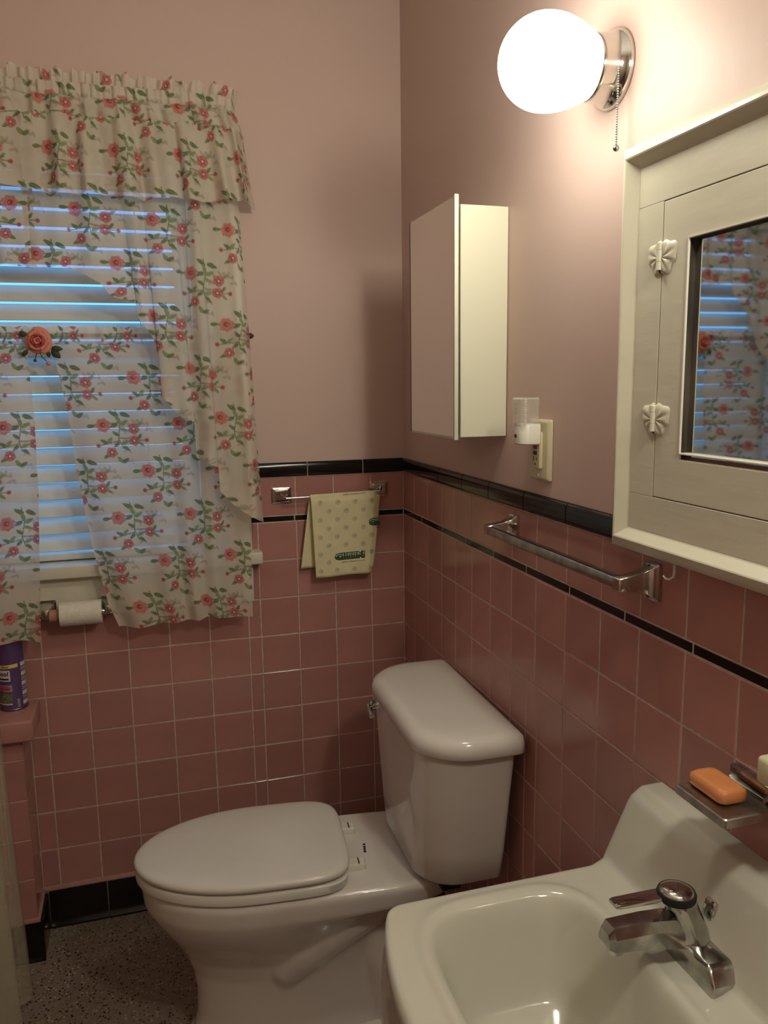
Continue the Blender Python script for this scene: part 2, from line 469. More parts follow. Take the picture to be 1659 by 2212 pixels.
# --- black cap rail, liner and base: strips of single tiles
def cap_piece(w, axis):
    """Rounded bullnose cap tile."""
    prof = [(.002, CAP_B + .0015), (-.0035, CAP_B + .0015), (-.0060, CAP_B + .004), (-.0068, CAP_B + .012), (-.0068, CAP_T - .012), (-.0055, CAP_T - .005), (-.0025, CAP_T - .001), (.002, CAP_T)]
    b = MB(); rings = []
    for a in (-w / 2, w / 2):
        rings.append([((a, d, z) if axis == 'y' else (d, a, z)) for d, z in prof])
    b.loft(rings); return b.mesh('cap_tile', BLACK, 50)
def strip(name, label, edges, axis, kind, tile_name):
    b = MB(); e0, e1 = edges[0], edges[-1]
    zz = {'cap': (CAP_B, CAP_T - .004), 'liner': (ROWS[0], LIN_T), 'base': (0.0, .108)}[kind]
    d0 = -.003 if kind == 'cap' else .0
    if axis == 'y': b.box(e0, e1, d0 + .0006, .0024, *zz)
    else: b.box(d0 + .0006, .0024, e0, e1, *zz)
    s = struct(b.build(name, GROUT, angle=0), label)
    for a0, a1 in zip(edges, edges[1:]):
        w = abs(a1 - a0) - G * .9; c = (a0 + a1) / 2
        if kind == 'cap': me = cap_piece(w, axis); z = 0
        elif kind == 'liner': me = tile_mesh(w, LIN_T - ROWS[0] - .0022, BLACK, axis); z = (LIN_T + ROWS[0]) / 2
        else: me = base_piece(w, axis); z = 0
        o = bpy.data.objects.new(tile_name, me)
        o.location = (c, 0, z) if axis == 'y' else (0, c, z)
        link(o, s)
    return s
def base_piece(w, axis, off=0.0):
    prof = [(.002, .002), (-.016, .002), (-.0155, .006), (-.0085, .013), (-.0050, .022), (-.0050, .100), (-.0035, .1055), (.002, .1065)]
    b = MB(); rings = []
    for a in (-w / 2, w / 2):
        rings.append([((a, d, z) if axis == 'y' else (d, a, z)) for d, z in prof])
    b.loft(rings); return b.mesh('base_tile', BLACK, 35)
cap_b = [0, -.123, -.284, CASE_R]
lin_b = [0, -.160, -.324, CASE_R]
cap_r = [-.007, -.153, -.308, -.465, -.619, -.788, -.957, -1.120] + [-1.120 - .163 * k for k in range(1, 9)]
lin_r = [0, -.160, -.318, -.472, -.633, -.793, -.965, -1.140, -1.308] + [-1.308 - .165 * k for k in range(1, 8)]
strip('trim_1', 'black bullnose cap rail topping the back wall tiles', cap_b, 'y', 'cap', 'cap_tile')
strip('trim_2', 'thin black liner band in the back wall tiles', lin_b, 'y', 'liner', 'liner_tile')
strip('trim_3', 'black bullnose cap rail topping the right wall tiles', cap_r, 'x', 'cap', 'cap_tile')
strip('trim_4', 'thin black liner band in the right wall tiles', lin_r, 'x', 'liner', 'liner_tile')
strip('baseboard_back', 'black glazed tile base along the back wall', [-.016, -.110, -.266, -.422, -.578, -.734, -.890, -1.044], 'y', 'base', 'base_tile')
strip('baseboard_right', 'black glazed tile base along the right wall', [0] + [-.156 * k for k in range(1, 18)], 'x', 'base', 'base_tile')
# pink quarter-round between base and field
for nm, ax, e0, e1 in (('trim_5', 'y', 0, -1.05), ('trim_6', 'x', 0, YF)):
    b = MB(); prof = [(.002, .108), (-.0052, .108), (-.0055, .112), (-.003, .1165), (.002, .118)]
    b.loft([[((a, d, z) if ax == 'y' else (d, a, z)) for d, z in prof] for a in (e0, e1)])
    struct(b.build(nm, TILE, angle=30), 'pink rounded tile strip above the black base')

# --- tiled ledge wall at the tub end
LX, LY, LZ = -1.056, -.130, .612
b = MB(); b.box(XL, LX - .0016, LY + .0016, 0, 0, LZ)
wall_ledge = struct(b.build('wall_ledge', GROUT, angle=0), 'low pink tiled ledge wall at the tub end')
lrows = [.118 + P * k for k in range(5)] + [LZ]
for i, (a0, a1) in enumerate([(LX, LX - .055)] + [(LX - .055 - P * k, LX - .055 - P * (k + 1)) for k in range(6)]):
    for z0, z1 in zip(lrows, lrows[1:]):
        put_tile('tile', a0, a1, z0, z1, TILE, 'y', wall_ledge, base=LY)
for z0, z1 in zip(lrows, lrows[1:]):
    me_w = abs(LY) - .004
    b = MB(); b.box(LX - .0016, LX, LY + .002, -.004, z0 + G / 2, z1 - G / 2, .0008, 1)
    b.build('tile', TILE, wall_ledge, 0)
b = MB(); b.box(XL, LX + .030, LY - .024, -.001, LZ, .6665, .006, 3); b.build('ledge_cap', TILE, wall_ledge)
b = MB(); b.box(XL, LX + .006, LY - .006, -.001, .106, .117, .003, 2); b.build('base_strip', TILE, wall_ledge)
for a0, a1 in ((LX + .014, LX - .14), (LX - .14, LX - .296), (LX - .296, LX - .452), (LX - .452, LX - .608)):
    o = bpy.data.objects.new('base_tile', base_piece(abs(a1 - a0) - G, 'y')); o.location = ((a0 + a1) / 2, LY, 0); link(o, wall_ledge)
b = MB(); b.box(LX, LX + .012, LY - .004, -.006, .002, .105, .003, 2); b.build('base_tile', BLACK, wall_ledge)

# --- window
wn = struct(bpy.data.objects.new('window_1', None), 'white framed window with blinds behind floral curtains'); COL.objects.link(wn)
wn.location = ((WX0 + WX1) / 2, 0, WZ0); wn.matrix_basis = Matrix.Translation(wn.location)
cw = abs(CASE_R - WX1)
b = MB(); b.box(WX1, CASE_R, -.016, .003, 1.03, WZ1 + cw, .003); b.box(WX0 - cw, WX0, -.016, .003, 1.03, WZ1 + cw, .003); b.box(WX0, WX1, -.016, .003, WZ1, WZ1 + cw, .003)
b.build('window_casing', WHITE_WOOD, wn)
b = MB(); b.box(WX0 - cw - .02, CASE_R + .024, -.048, .04, .9955, 1.030, .005, 3); b.build('window_sill', WHITE_WOOD, wn)
b = MB(); b.box(WX0 - cw, CASE_R, -.016, .003, ROWS[2], .9955, .003); b.build('apron', WHITE_WOOD, wn)
b = MB()
b.box(WX1 - .012, WX1, .003, .13, WZ0, WZ1); b.box(WX0, WX0 + .012, .003, .13, WZ0, WZ1); b.box(WX0, WX1, .003, .13, WZ1 - .012, WZ1); b.box(WX0, WX1, .03, .13, WZ0 - .004, WZ0 + .008)
b.build('window_jamb', WHITE_WOOD, wn, 0)
zm = (WZ0 + WZ1) / 2
for z0, z1, yy in ((WZ0 + .008, zm + .02, .085), (zm - .02, WZ1 - .012, .105)):
    b = MB(); x0, x1 = WX0 + .012, WX1 - .012; fw = .04
    b.box(x0, x0 + fw, yy, yy + .02, z0, z1, .003); b.box(x1 - fw, x1, yy, yy + .02, z0, z1, .003)
    b.box(x0 + fw, x1 - fw, yy, yy + .02, z0, z0 + fw, .003); b.box(x0 + fw, x1 - fw, yy, yy + .02, z1 - fw, z1, .003)
    s = b.build('sash', WHITE_WOOD, wn)
    b = MB(); b.box(x0 + fw - .003, x1 - fw + .003, yy + .008, yy + .011, z0 + fw - .003, z1 - fw + .003); b.build('pane', PANE, s, 0)

# --- blinds
bx0, bx1 = WX0 + .045, WX1 - .045
bl = thing('window_blind', 'white horizontal slat blind with blue dusk light between slats', 'blind', ((bx0 + bx1) / 2, .035, 1.03))
tilt = math.radians(58); hw = .0245
prof = []
for k in range(7):
    q = -1 + 2 * k / 6
    prof.append((q * hw, .003 * (1 - q * q)))
sec = [(a, c + .0012) for a, c in prof] + [(a, c - .0012) for a, c in reversed(prof)]
ring = [(a * math.cos(tilt) - c * math.sin(tilt), a * math.sin(tilt) + c * math.cos(tilt)) for a, c in sec]
b = MB(); b.loft([[(x, yy, zz) for yy, zz in ring] for x in (-(bx1 - bx0) / 2, (bx1 - bx0) / 2)])
slat_me = b.mesh('slat', BLIND_WHITE, 40)
z = 1.078
while z < WZ1 - .07:
    o = bpy.data.objects.new('slat', slat_me); o.location = ((bx0 + bx1) / 2, .035, z); link(o, bl); z += .0458
b = MB(); b.box(bx0, bx1, .014, .056, 1.033, 1.051, .004); b.build('bottom_rail', BLIND_WHITE, bl)
b = MB(); b.box(bx0, bx1, .008, .060, WZ1 - .062, WZ1 - .014, .003); b.build('head_rail', BLIND_WHITE, bl)
for xx in (bx0 + .10, bx1 - .10):
    b = MB(); b.tube([(xx, .012, 1.05), (xx, .012, WZ1 - .06)], .0009, 6); b.tube([(xx, .058, 1.05), (xx, .058, WZ1 - .06)], .0009, 6); b.build('ladder_cord', BLIND_WHITE, bl)

# --- door behind the camera
b = MB(); b.box(-1.05, -.30, YF, YF + .03, 0, 2.03, .004)
dr = struct(b.build('door_1', DOOR_PAINT), 'plain painted door')
b = MB(); b.box(-1.12, -1.05, YF, YF + .02, 0, 2.10); b.box(-.30, -.23, YF, YF + .02, 0, 2.10); b.box(-1.05, -.30, YF, YF + .02, 2.03, 2.10); b.build('door_frame', DOOR_PAINT, dr, 0)
b = MB(); b.ball((-.36, YF + .065, .95), .027); b.tube([(-.36, YF + .03, .95), (-.36, YF + .06, .95)], .01); b.build('door_knob', CHROME, dr)

# ================================================================== WALL LAMPS
def sconce(y0, z0, label, GLOBE):
    t = thing('wall_sconce', label, 'wall lamp', (0, y0, z0), 'globe lamps beside the mirror cabinet')
    b = MB(); b.lathe([(.002, .057), (-.004, .057), (-.008, .054), (-.014, .0505), (-.024, .0490), (-.036, .0475), (-.041, .0475), (-.043, .046)], (0, y0, z0), 'x', 48); b.build('canopy', CHROME, t, 50)
    prof = [(-.038, .0440), (-.044, .0474), (-.050, .0506), (-.056, .0536), (-.062, .0563), (-.068, .0588), (-.074, .0611), (-.080, .0631), (-.086, .0648), (-.092, .0661), (-.098, .0671), (-.104, .0677), (-.110, .0680)]
    for k in range(1, 19):     # round front of the opal glass
        th = PI / 2 * k / 18; prof.append((-.1135 - .0710 * math.sin(th), max(.0680 * math.cos(th), .0001)))
    b = MB(); b.lathe(prof, (0, y0, z0), 'x', 72); b.build('globe_shade', GLOBE, t, 80)
    b = MB(); py, pz = y0 - .040, z0 + .012
    b.tube([(-.016, y0 - .034, pz), (-.018, py - .006, pz)], .0055, 12); b.build('switch_socket', CHROME, t)
    b = MB(); cy = py - .007
    for k in range(38): b.ball((-.018, cy, pz - .003 - .0035 * k), .0017, 5)
    ch = b.build('pull_chain', CHROME_WORN, t, 80)
    b = MB(); b.ball((-.018, cy, pz - .003 - .0035 * 38 - .003), .0048, 8); b.build('pull_knob', CHROME_WORN, ch, 80)
sconce(-1.055, 1.955, 'lit globe wall lamp with chrome base and hanging pull chain', GLOBES[0])
sconce(-1.865, 1.950, 'lit globe wall lamp at the far right of the mirror cabinet', GLOBES[1])

# ================================================================== MIRROR CABINET (right)
Y0, Y1, Z0, Z1 = -1.124, -1.825, 1.2285, 1.819
t = thing('mirror_cabinet', 'cream painted wooden wall cabinet with framed mirror door and butterfly hinges', 'cabinet', (0, (Y0 + Y1) / 2, Z0))
def frame_ring(yo0, yo1, zo0, zo1, prof):
    """Mitred frame: prof = list of (inset, x)."""
    rings = []
    for ins, x in prof:
        rings.append([(x, yo0 - ins, zo0 + ins), (x, yo1 + ins, zo0 + ins), (x, yo1 + ins, zo1 - ins), (x, yo0 - ins, zo1 - ins)])
    b = MB(); b.loft(rings, False, False); return b
PF = -.011
b = frame_ring(Y0, Y1, Z0, Z1, [(0, .003), (0, -.0165), (.0015, -.0185), (.0150, -.0268), (.0175, -.0275), (.0195, -.0265), (.031, PF - .001), (.033, PF), (.033, .003)])
b.build('outer_frame', CREAM_WOOD, t, 25)
ins = .033
dy0, dy1, dz0, dz1 = -1.2165, -1.7455, 1.3165, 1.7290
b = MB(); PY0, PY1, PZ0, PZ1 = Y0 - ins, Y1 + ins, Z0 + ins, Z1 - ins
b.box(PF, .002, PY1, PY0, dz1 + .0011, PZ1, .0006, 1); b.box(PF, .002, PY1, PY0, PZ0, dz0 - .0011, .0006, 1)
b.box(PF, .002, dy0 + .0011, PY0, dz0 - .001, dz1 + .001, .0006, 1); b.box(PF, .002, PY1, dy1 - .0011, dz0 - .001, dz1 + .001, .0006, 1)
b.build('face_frame', CREAM_WOOD, t, 0)
my0, my1, mz0, mz1 = -1.274, -1.688, 1.3835, 1.6715
dr = frame_ring(dy0, dy1, dz0, dz1, [(0, .001), (0, PF + .0012), (.0012, PF), (.0572, PF), (.0592, PF + .0014)]).build('door', CREAM_WOOD, t, 25)
b = frame_ring(my0 - .0015, my1 + .0015, mz0 + .0015, mz1 - .0015, [(0, PF + .0014), (0.0002, -.0008)]); b.build('mirror_rebate', CREAM_WOOD, dr, 0)
b = MB(); b.box(PF + .0012, -.0010, my0 - .0021, my0 - .0014, mz0 + .0015, mz1 - .0015); b.build('bare_edge', DARK_WOOD, dr, 0)
b = MB(); b.box(PF + .0012, -.0010, my1 + .0015, my0 - .0015, mz1 - .0021, mz1 - .0014); b.build('bare_edge', DARK_WOOD, dr, 0)
b = MB(); b.box(-.001, .0005, my1 - .004, my0 + .004, mz0 - .004, mz1 + .004); b.build('mirror', OLD_MIRROR, dr, 0)
b = frame_ring(my0 + .0015, my1 - .0015, mz0 - .0015, mz1 + .0015, [(0, PF + .001), (.0006, PF - .0014), (.0022, PF - .0014), (.0030, PF + .001)]); b.build('mirror_bead', WHITE_PL, dr, 30)
b = MB(); b.ball((PF - .018, dy1 + .025, 1.52), .012); b.tube([(PF, dy1 + .025, 1.52), (PF - .015, dy1 + .025, 1.52)], .005); b.build('knob', CREAM_WOOD, dr)

def butterfly(zc):
    """Cast butterfly hinge: two veined wings and a knuckle barrel."""
    h = MB(); yc = dy0
    for sgn in (-1, 1):
        n, mth = 26, 9; rings = []
        def outline(th):
            r = .0165 + .0045 * abs(math.sin(1.5 * th + .3)) + .0016 * math.cos(7 * th)
            return r
        vs = []; fs = []
        for i in range(mth + 1):
            q = i / mth
            for k in range(n + 1):
                th = -PI * .52 + PI * 1.04 * k / n
                r = outline(th + .25) * q * (1.05 if th > 0 else .95)
                a = .0035 + max(r * math.cos(th), -.001) * 1.50; zz = r * math.sin(th) * 1.22 - .003
                rel = .0042 * (1 - q ** 6) * (.55 + .45 * abs(math.cos(4.2 * th))) + .0006
                vs.append((PF - rel if q < 1 else PF + .0003, yc + sgn * a, zc + zz))
        for i in range(mth):
            for k in range(n):
                c = i * (n + 1) + k; fs.append((c, c + 1, c + n + 2, c + n + 1))
        h.add(vs, fs)
    me = smooth_angle(mesh('hinge', h.v, h.f, CREAM_WOOD), 70)
    o = obj('hinge', me, t)
    b = MB(); b.lathe([(-.020, .0040), (-.0198, .0044), (-.009, .0044), (-.0085, .0036), (-.008, .0044), (.007, .0044), (.0075, .0036), (.008, .0044), (.0165, .0044), (.018, .002)], (PF - .0045, yc, zc), 'z', 16)
    b.build('hinge_barrel', CREAM_METAL, o, 40)
butterfly(1.6565); butterfly(1.4315)

# ================================================================== SMALL MEDICINE CABINET
t = thing('medicine_cabinet', 'narrow cream metal medicine cabinet with mirrored door near the corner', 'cabinet', (0, -.56, 1.373))
b = MB(); b.box(-.101, .002, -.690, -.445, 1.373, 1.829, .0015, 1); b.build('cabinet_body', CREAM_METAL, t)
b = MB(); b.box(-.1105, -.1005, -.684, -.445, 1.380, 1.822); b.build('gap_shade_filler', DARK_PL, t, 0)  # dark filler box standing in for the shade between door and body
b = MB(); b.box(-.1185, -.1115, -.703, -.432, 1.371, 1.841, .001, 1); d = b.build('door', CREAM_METAL, t, 0)
b = MB(); b.box(-.1195, -.1170, -.699, -.434, 1.376, 1.838); b.build('mirror', MIRROR, d, 0)
b = MB(); b.box(-.1205, -.1115, -.7075, -.7000, 1.3695, 1.8435, .0015, 2); b.build('edge_channel', CREAM_METAL, d)
b = MB(); b.box(-.1200, -.1165, -.4345, -.4315, 1.374, 1.840); b.build('edge_strip', DARK_PL, d, 0)

# ================================================================== OUTLET + NIGHT LIGHT
oy, oz = -.850, 1.357
t = thing('wall_outlet', 'ivory wall outlet plate with test buttons above the tile rail', 'outlet', (0, oy, oz))
b = MB(); rings = []
for dd, ii in ((.002, 0), (-.003, 0), (-.0065, .0035), (-.007, .006)):
    rings.append([(dd, y_, z_) for y_, z_ in rrect(oy - .039 + ii, oy + .039 - ii, oz - .0575 + ii, oz + .0575 - ii, .004, 3)])
b.loft(rings); b.build('cover_plate', IVORY, t, 30)
b = MB(); b.box(-.0135, -.005, oy - .0165, oy + .0165, oz - .034, oz + .034, .0012, 2); rc = b.build('receptacle', IVORY, t)
b = MB(); b.box(-.0148, -.012, oy - .0065, oy + .0065, oz + .002, oz + .009, .0005, 1); b.build('test_button', RED_PL, rc)
b = MB(); b.box(-.0148, -.012, oy - .0065, oy + .0065, oz - .009, oz - .002, .0005, 1); b.build('reset_button', DARK_PL, rc)
for dyy, hh in ((.0065, .0085), (-.0065, .007)):
    b = MB(); b.box(-.0138, -.0125, oy + dyy - .001, oy + dyy + .001, oz - .0165 - hh / 2, oz - .0165 + hh / 2); b.build('slot', DARK_PL, rc, 0)
b = MB(); b.lathe([(-.0138, .0022), (-.0125, .0022)], (0, oy, oz - .0265), 'x', 12); b.build('slot', DARK_PL, rc, 0)
for zz in (oz - .048, oz + .048):
    b = MB(); b.lathe([(-.0078, .0026), (-.0060, .0030)], (0, oy, zz), 'x', 12); b.build('screw', IVORY, t)
t = thing('night_light', 'small plug-in night light with clear ribbed shade over white base', 'night light', (-.03, oy, oz + .01))
zb = oz + .0115
b = MB(); rings = []
for zz, ii in ((zb, .002), (zb + .002, 0), (zb + .036, 0), (zb + .038, .001)):
    rings.append([(x_, y_, zz) for x_, y_ in rrect(-.052 + ii, -.0138, oy - .0235 + ii, oy + .0235 - ii, [.003, .016, .016, .003], 6)])
b.loft(rings); bs = b.build('base', WHITE_PL, t, 40)
b = MB(); b.lathe([(-.0536, .0036), (-.050, .0040)], (0, oy + .004, zb + .016), 'x', 14); b.build('light_sensor', DARK_PL, bs)
b = MB(); rings = []
for zz, ii in ((zb + .034, .0035), (zb + .084, .0015), (zb + .087, .004)):
    rings.append([(x_, y_, zz) for x_, y_ in rrect(-.0555 + ii, -.018, oy - .0235 + ii, oy + .0235 - ii, [.002, .005, .005, .002], 4)])
rin = [[(-.0365 + (p[0] + .0365) * .93, oy + (p[1] - oy) * .93, min(p[2], zb + .0845)) for p in r] for r in rings]
b.loft(rings, False, True); sh = b.build('clear_shade', CLEAR_PL, t, 40)
b = MB()
for k in range(15):
    b.tube([(-.0490, oy - .0228, zb + .042 + .0029 * k), (-.0440, oy - .0228, zb + .042 + .0029 * k)], .0008, 6)  # white ticks draw in the highlights on the clear ribs
    b.tube([(-.0545, oy - .006, zb + .042 + .0029 * k), (-.0545, oy + .006, zb + .042 + .0029 * k)], .0004, 5)
o = b.build('rib_highlight', WHITE_PL, sh); o['kind'] = 'stuff'

# ================================================================== TOWEL BAR (right wall)
t = thing('towel_bar', 'square chrome towel bar on the right wall below the cabinet', 'towel bar', (0, -.98, 1.19))
for yy in (-.742, -1.214):
    b = MB(); rings = []
    for x_, hy, hz in ((.0, .019, .029), (-.006, .019, .029), (-.009, .016, .026), (-.013, .0125, .021), (-.030, .0105, .0150), (-.048, .0100, .0120), (-.064, .0100, .0100), (-.0665, .0085, .0085)):
        rings.append([(x_, y_, z_) for y_, z_ in rrect(yy - hy, yy + hy, 1.188 - hz, 1.188 + hz, min(hy, hz) * .18, 3)])
    b.loft(rings); pst = b.build('post', CHROME, t, 35)
    for s in (-1, 1):
        b = MB(); b.lathe([(-.0115, .0030), (-.008, .0036)], (0, yy, 1.188 + s * .0225), 'x', 12); b.build('screw', DARK_WOOD, pst)
b = MB(); rings = [[(x_, yv, z_) for x_, z_ in rrect(-.0655, -.0475, 1.179, 1.197, .002, 3)] for yv in (-.735, -1.221)]
b.loft(rings); b.build('bar', CHROME_WORN, t, 35)

# small hook
b = MB(); hy = -1.268
b.tube([(-.004, hy, 1.232), (-.006, hy, 1.222), (-.008, hy - .003, 1.214), (-.011, hy - .005, 1.208), (-.016, hy - .003, 1.2045), (-.020, hy + .001, 1.205), (-.022, hy + .004, 1.209)], [.0022, .0021, .0020, .0018, .0017, .0015, .0011], 8)
h = b.build('wall_hook', WHITE_PL, None, 80); tag(h, 'tiny white plastic hook below the mirror cabinet', 'hook')

# ================================================================== SOAP DISH
t = thing('soap_dish', 'chrome wall-mounted soap dish above the sink', 'soap dish', (0, -1.445, .965))
b = MB(); rings = []
for zz, ii in ((.955, .003), (.957, 0), (.9675, 0), (.9690, .0015), (.9675, .006), (.9655, .010)):
    rings.append([(x_, y_, zz) for x_, y_ in rrect(-.088 + ii, -.004, -1.492 + ii, -1.398 - ii, .004, 4)])
b.loft(rings); b.build('tray', CHROME_DULL, t, 35)
b = MB(); b.box(-.016, 0, -1.482, -1.410, .972, .992, .003); b.build('back_bracket', CHROME_WORN, t)
b = MB(); b.box(-.012, 0, -1.470, -1.420, .945, .975, .003); b.build('wall_mount', CHROME, t)
b = MB(); rings = []
for zz, ii, tp in ((.9668, .005, 0), (.970, .001, 0), (.976, 0, 0), (.982, .001, 0), (.9855, .005, 0), (.9865, .011, 0)):
    rings.append([(x_, y_, zz) for x_, y_ in rrect(-.071 + ii, -.028 - ii, -1.465 + ii, -1.396 - ii, .010, 5)])
b.loft(rings); sp = b.build('soap_bar', SOAP, None, 70)
tag(sp, 'worn orange soap bar lying in the chrome dish', 'soap')
b = MB(); b.box(-.042, 0, -1.535, -1.484, 1.008, 1.042, .006, 3); cb = b.build('wall_holder', IVORY, None)
tag(cb, 'small cream block on the tiles right of the soap dish', 'holder')

# ================================================================== SINK
sk = thing('wall_sink', 'white porcelain wall-hung sink with raised backsplash', 'sink', (-.22, -1.463, .52))
YC, HWY, NA, NB = -1.463, .220, 110, 100
DECK = .770
def sm(a, b_, x): 
    q = np.clip((x - a) / (b_ - a), 0, 1); return q * q * (3 - 2 * q)
aa = np.linspace(0, 1, NA); bb = np.linspace(-1, 1, NB)
A, B = np.meshgrid(aa, bb, indexing='ij')
front = .440 + .036 * (1 - B ** 2)
# ease the spacing near edges
def ease(q): return q
D = A * front
cr = .032
dist_f = np.clip((D - (front - cr)) / cr, 0, 1)
HW = HWY - cr * (1 - np.sqrt(np.clip(1 - dist_f ** 2, 0, 1)))
# denser sampling near ends in b
Bs = np.sign(B) * (1 - (1 - np.abs(B)) ** 1.25)
Y = YC + Bs * HW
X = -D
z = np.full_like(D, DECK)
bsz = .885 - sm(.030, .052, D) * .012
slope = .873 - (D - .050) * (.873 - .778) / (.094 - .050)
z = np.where(D < .050, bsz, np.where(D < .094, slope, .778 - sm(.090, .118, D) * .008))
# soften fillet
rr = (np.abs((D - .287) / .124) ** 4 + np.abs((Y - YC) / .176) ** 4) ** .25
bowl = 1 - sm(.62, 1.0, rr)
depth = .108 * bowl ** .8 + .030 * (1 - np.clip(rr / .75, 0, 1) ** 2)
lip = .004 * np.exp(-((rr - 1.07) / .06) ** 2)
z = np.where(D > .10, z - depth * sm(.10, .12, D) + lip, z)
edge = np.minimum((front - D), (HW - np.abs(Y - YC)))
er = .014
q = np.clip(edge / er, 0, 1)
z = z - er * (1 - np.sqrt(np.clip(1 - (1 - q) ** 2, 0, 1)))
vs = np.stack([X, Y, z], -1).reshape(-1, 3).tolist()
fs = [(i * NB + j, i * NB + j + 1, (i + 1) * NB + j + 1, (i + 1) * NB + j) for i in range(NA - 1) for j in range(NB - 1)]
loop = [i * NB for i in range(NA)] + [(NA - 1) * NB + j for j in range(1, NB)] + [i * NB + NB - 1 for i in range(NA - 2, -1, -1)]
prev = loop
for zl, off in ((.752, 0), (.735, .002), (.70, .004), (.665, .004), (.63, -.004), (.595, -.024), (.565, -.060), (.545, -.11), (.535, -.16)):
    cur = []
    for idx in loop:
        x_, y_, _ = vs[idx]
        fx = max(abs(x_) / .47, .0); k = 1 + off / .22
        cur.append(len(vs)); vs.append([min(x_ * (1 + off / .30), 0), YC + (y_ - YC) * k, min(zl, vs[idx][2])])
    fs += [(prev[i], prev[i + 1], cur[i + 1], cur[i]) for i in range(len(loop) - 1)]
    prev = cur
fs.append(tuple(prev))
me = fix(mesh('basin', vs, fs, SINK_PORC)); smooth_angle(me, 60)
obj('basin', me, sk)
b = MB(); b.lathe([(.0, .021), (.003, .021), (.0035, .017), (.002, .014)], (-.287, YC, .6315), 'z', 28); b.build('drain', CHROME, sk)
b = MB(); b.tube([(-.26, YC, .55), (-.26, YC, .42), (-.24, YC, .38), (-.20, YC, .38), (-.18, YC, .42), (-.10, YC, .44), (-.005, YC, .44)], .018, 14); b.build('waste_pipe', CHROME, sk)

# faucet
FY = -1.452
t = thing('faucet', 'worn chrome lever faucet standing on the sink ledge', 'faucet', (-.10, FY, DECK))
b = MB(); rings = []
for zz, e0, e1, ii in ((.769, 0, 0, 0), (.783, 0, 0, .001), (.795, .010, .010, .004), (.799, .018, .018, .009)):
    rings.append([(x_, y_, zz) for x_, y_ in rrect(-.1235 + ii, -.0715 - ii, FY - .077 + e0, FY + .060 - e1, .004, 4)])
b.loft(rings); b.build('base_plate', CHROME_WORN, t, 35)
b = MB(); rings = []
for zz, rx, ry, cx in ((.790, .024, .034, -.098), (.805, .0235, .027, -.100), (.822, .0225, .0235, -.106), (.838, .0212, .0212, -.112), (.848, .0205, .0205, -.116), (.850, .0190, .0190, -.117)):
    rings.append([(cx + rx * math.cos(2 * PI * k / 28), FY + ry * math.sin(2 * PI * k / 28), zz) for k in range(28)])
b.loft(rings); b.build('valve_body', CHROME_WORN, t, 40)
b = MB(); b.lathe([(.849, .0225), (.851, .0238), (.856, .0240), (.859, .0228), (.859, .0205)], (-.1195, FY, 0), 'z', 32); hd = b.build('handle_hub', RUBBER, t)
b = MB(); b.lathe([(.857, .0212), (.860, .0205), (.8625, .0160), (.8640, .0090), (.8645, .0005)], (-.1195, FY, 0), 'z', 32); b.build('cap', CHROME, hd, 80)
b = MB(); rings = []
for x_, hw_, z0_, z1_ in ((-.118, .011, .848, .855), (-.150, .0105, .850, .856), (-.200, .0095, .852, .8575), (-.206, .0085, .853, .857)):
    rings.append([(x_, y_, z_) for y_, z_ in rrect(FY + .006 - hw_, FY + .006 + hw_, z0_, z1_, .0012, 2)])
b.loft(rings); b.build('lever', CHROME, hd, 35)
b = MB(); rings = []
for x_, hw_, z0_, z1_, tp in ((-.098, .0190, .786, .818, .010), (-.130, .0180, .794, .829, .012), (-.165, .0170, .800, .833, .013), (-.213, .0160, .806, .834, .013), (-.220, .0130, .809, .826, .010)):
    rings.append([(x_, FY - hw_, z0_), (x_, FY - hw_, z1_ - .012), (x_, FY - hw_ + tp * .45, z1_), (x_, FY + hw_ - tp * .45, z1_), (x_, FY + hw_, z1_ - .012), (x_, FY + hw_, z0_)])
b.loft(rings); b.build('spout', CHROME_WORN, t, 25)
b = MB(); b.lathe([(.796, .0105), (.808, .0115)], (-.2045, FY, 0), 'z', 20); b.build('aerator', CHROME, t)
b = MB(); b.tube([(-.074, FY - .006, .79), (-.074, FY - .006, .828)], .0028, 8)
b.loft([[(x_, y_, zz) for x_, y_ in rrect(-.0775 + ii - dx, -.0705 - ii - dx, FY - .015 + ii, FY + .003 - ii, .002, 3)] for zz, ii, dx in ((.818, .001, 0), (.824, 0, 0), (.838, 0, -.003), (.840, .0015, -.003))])
b.build('lift_rod', CHROME, t)

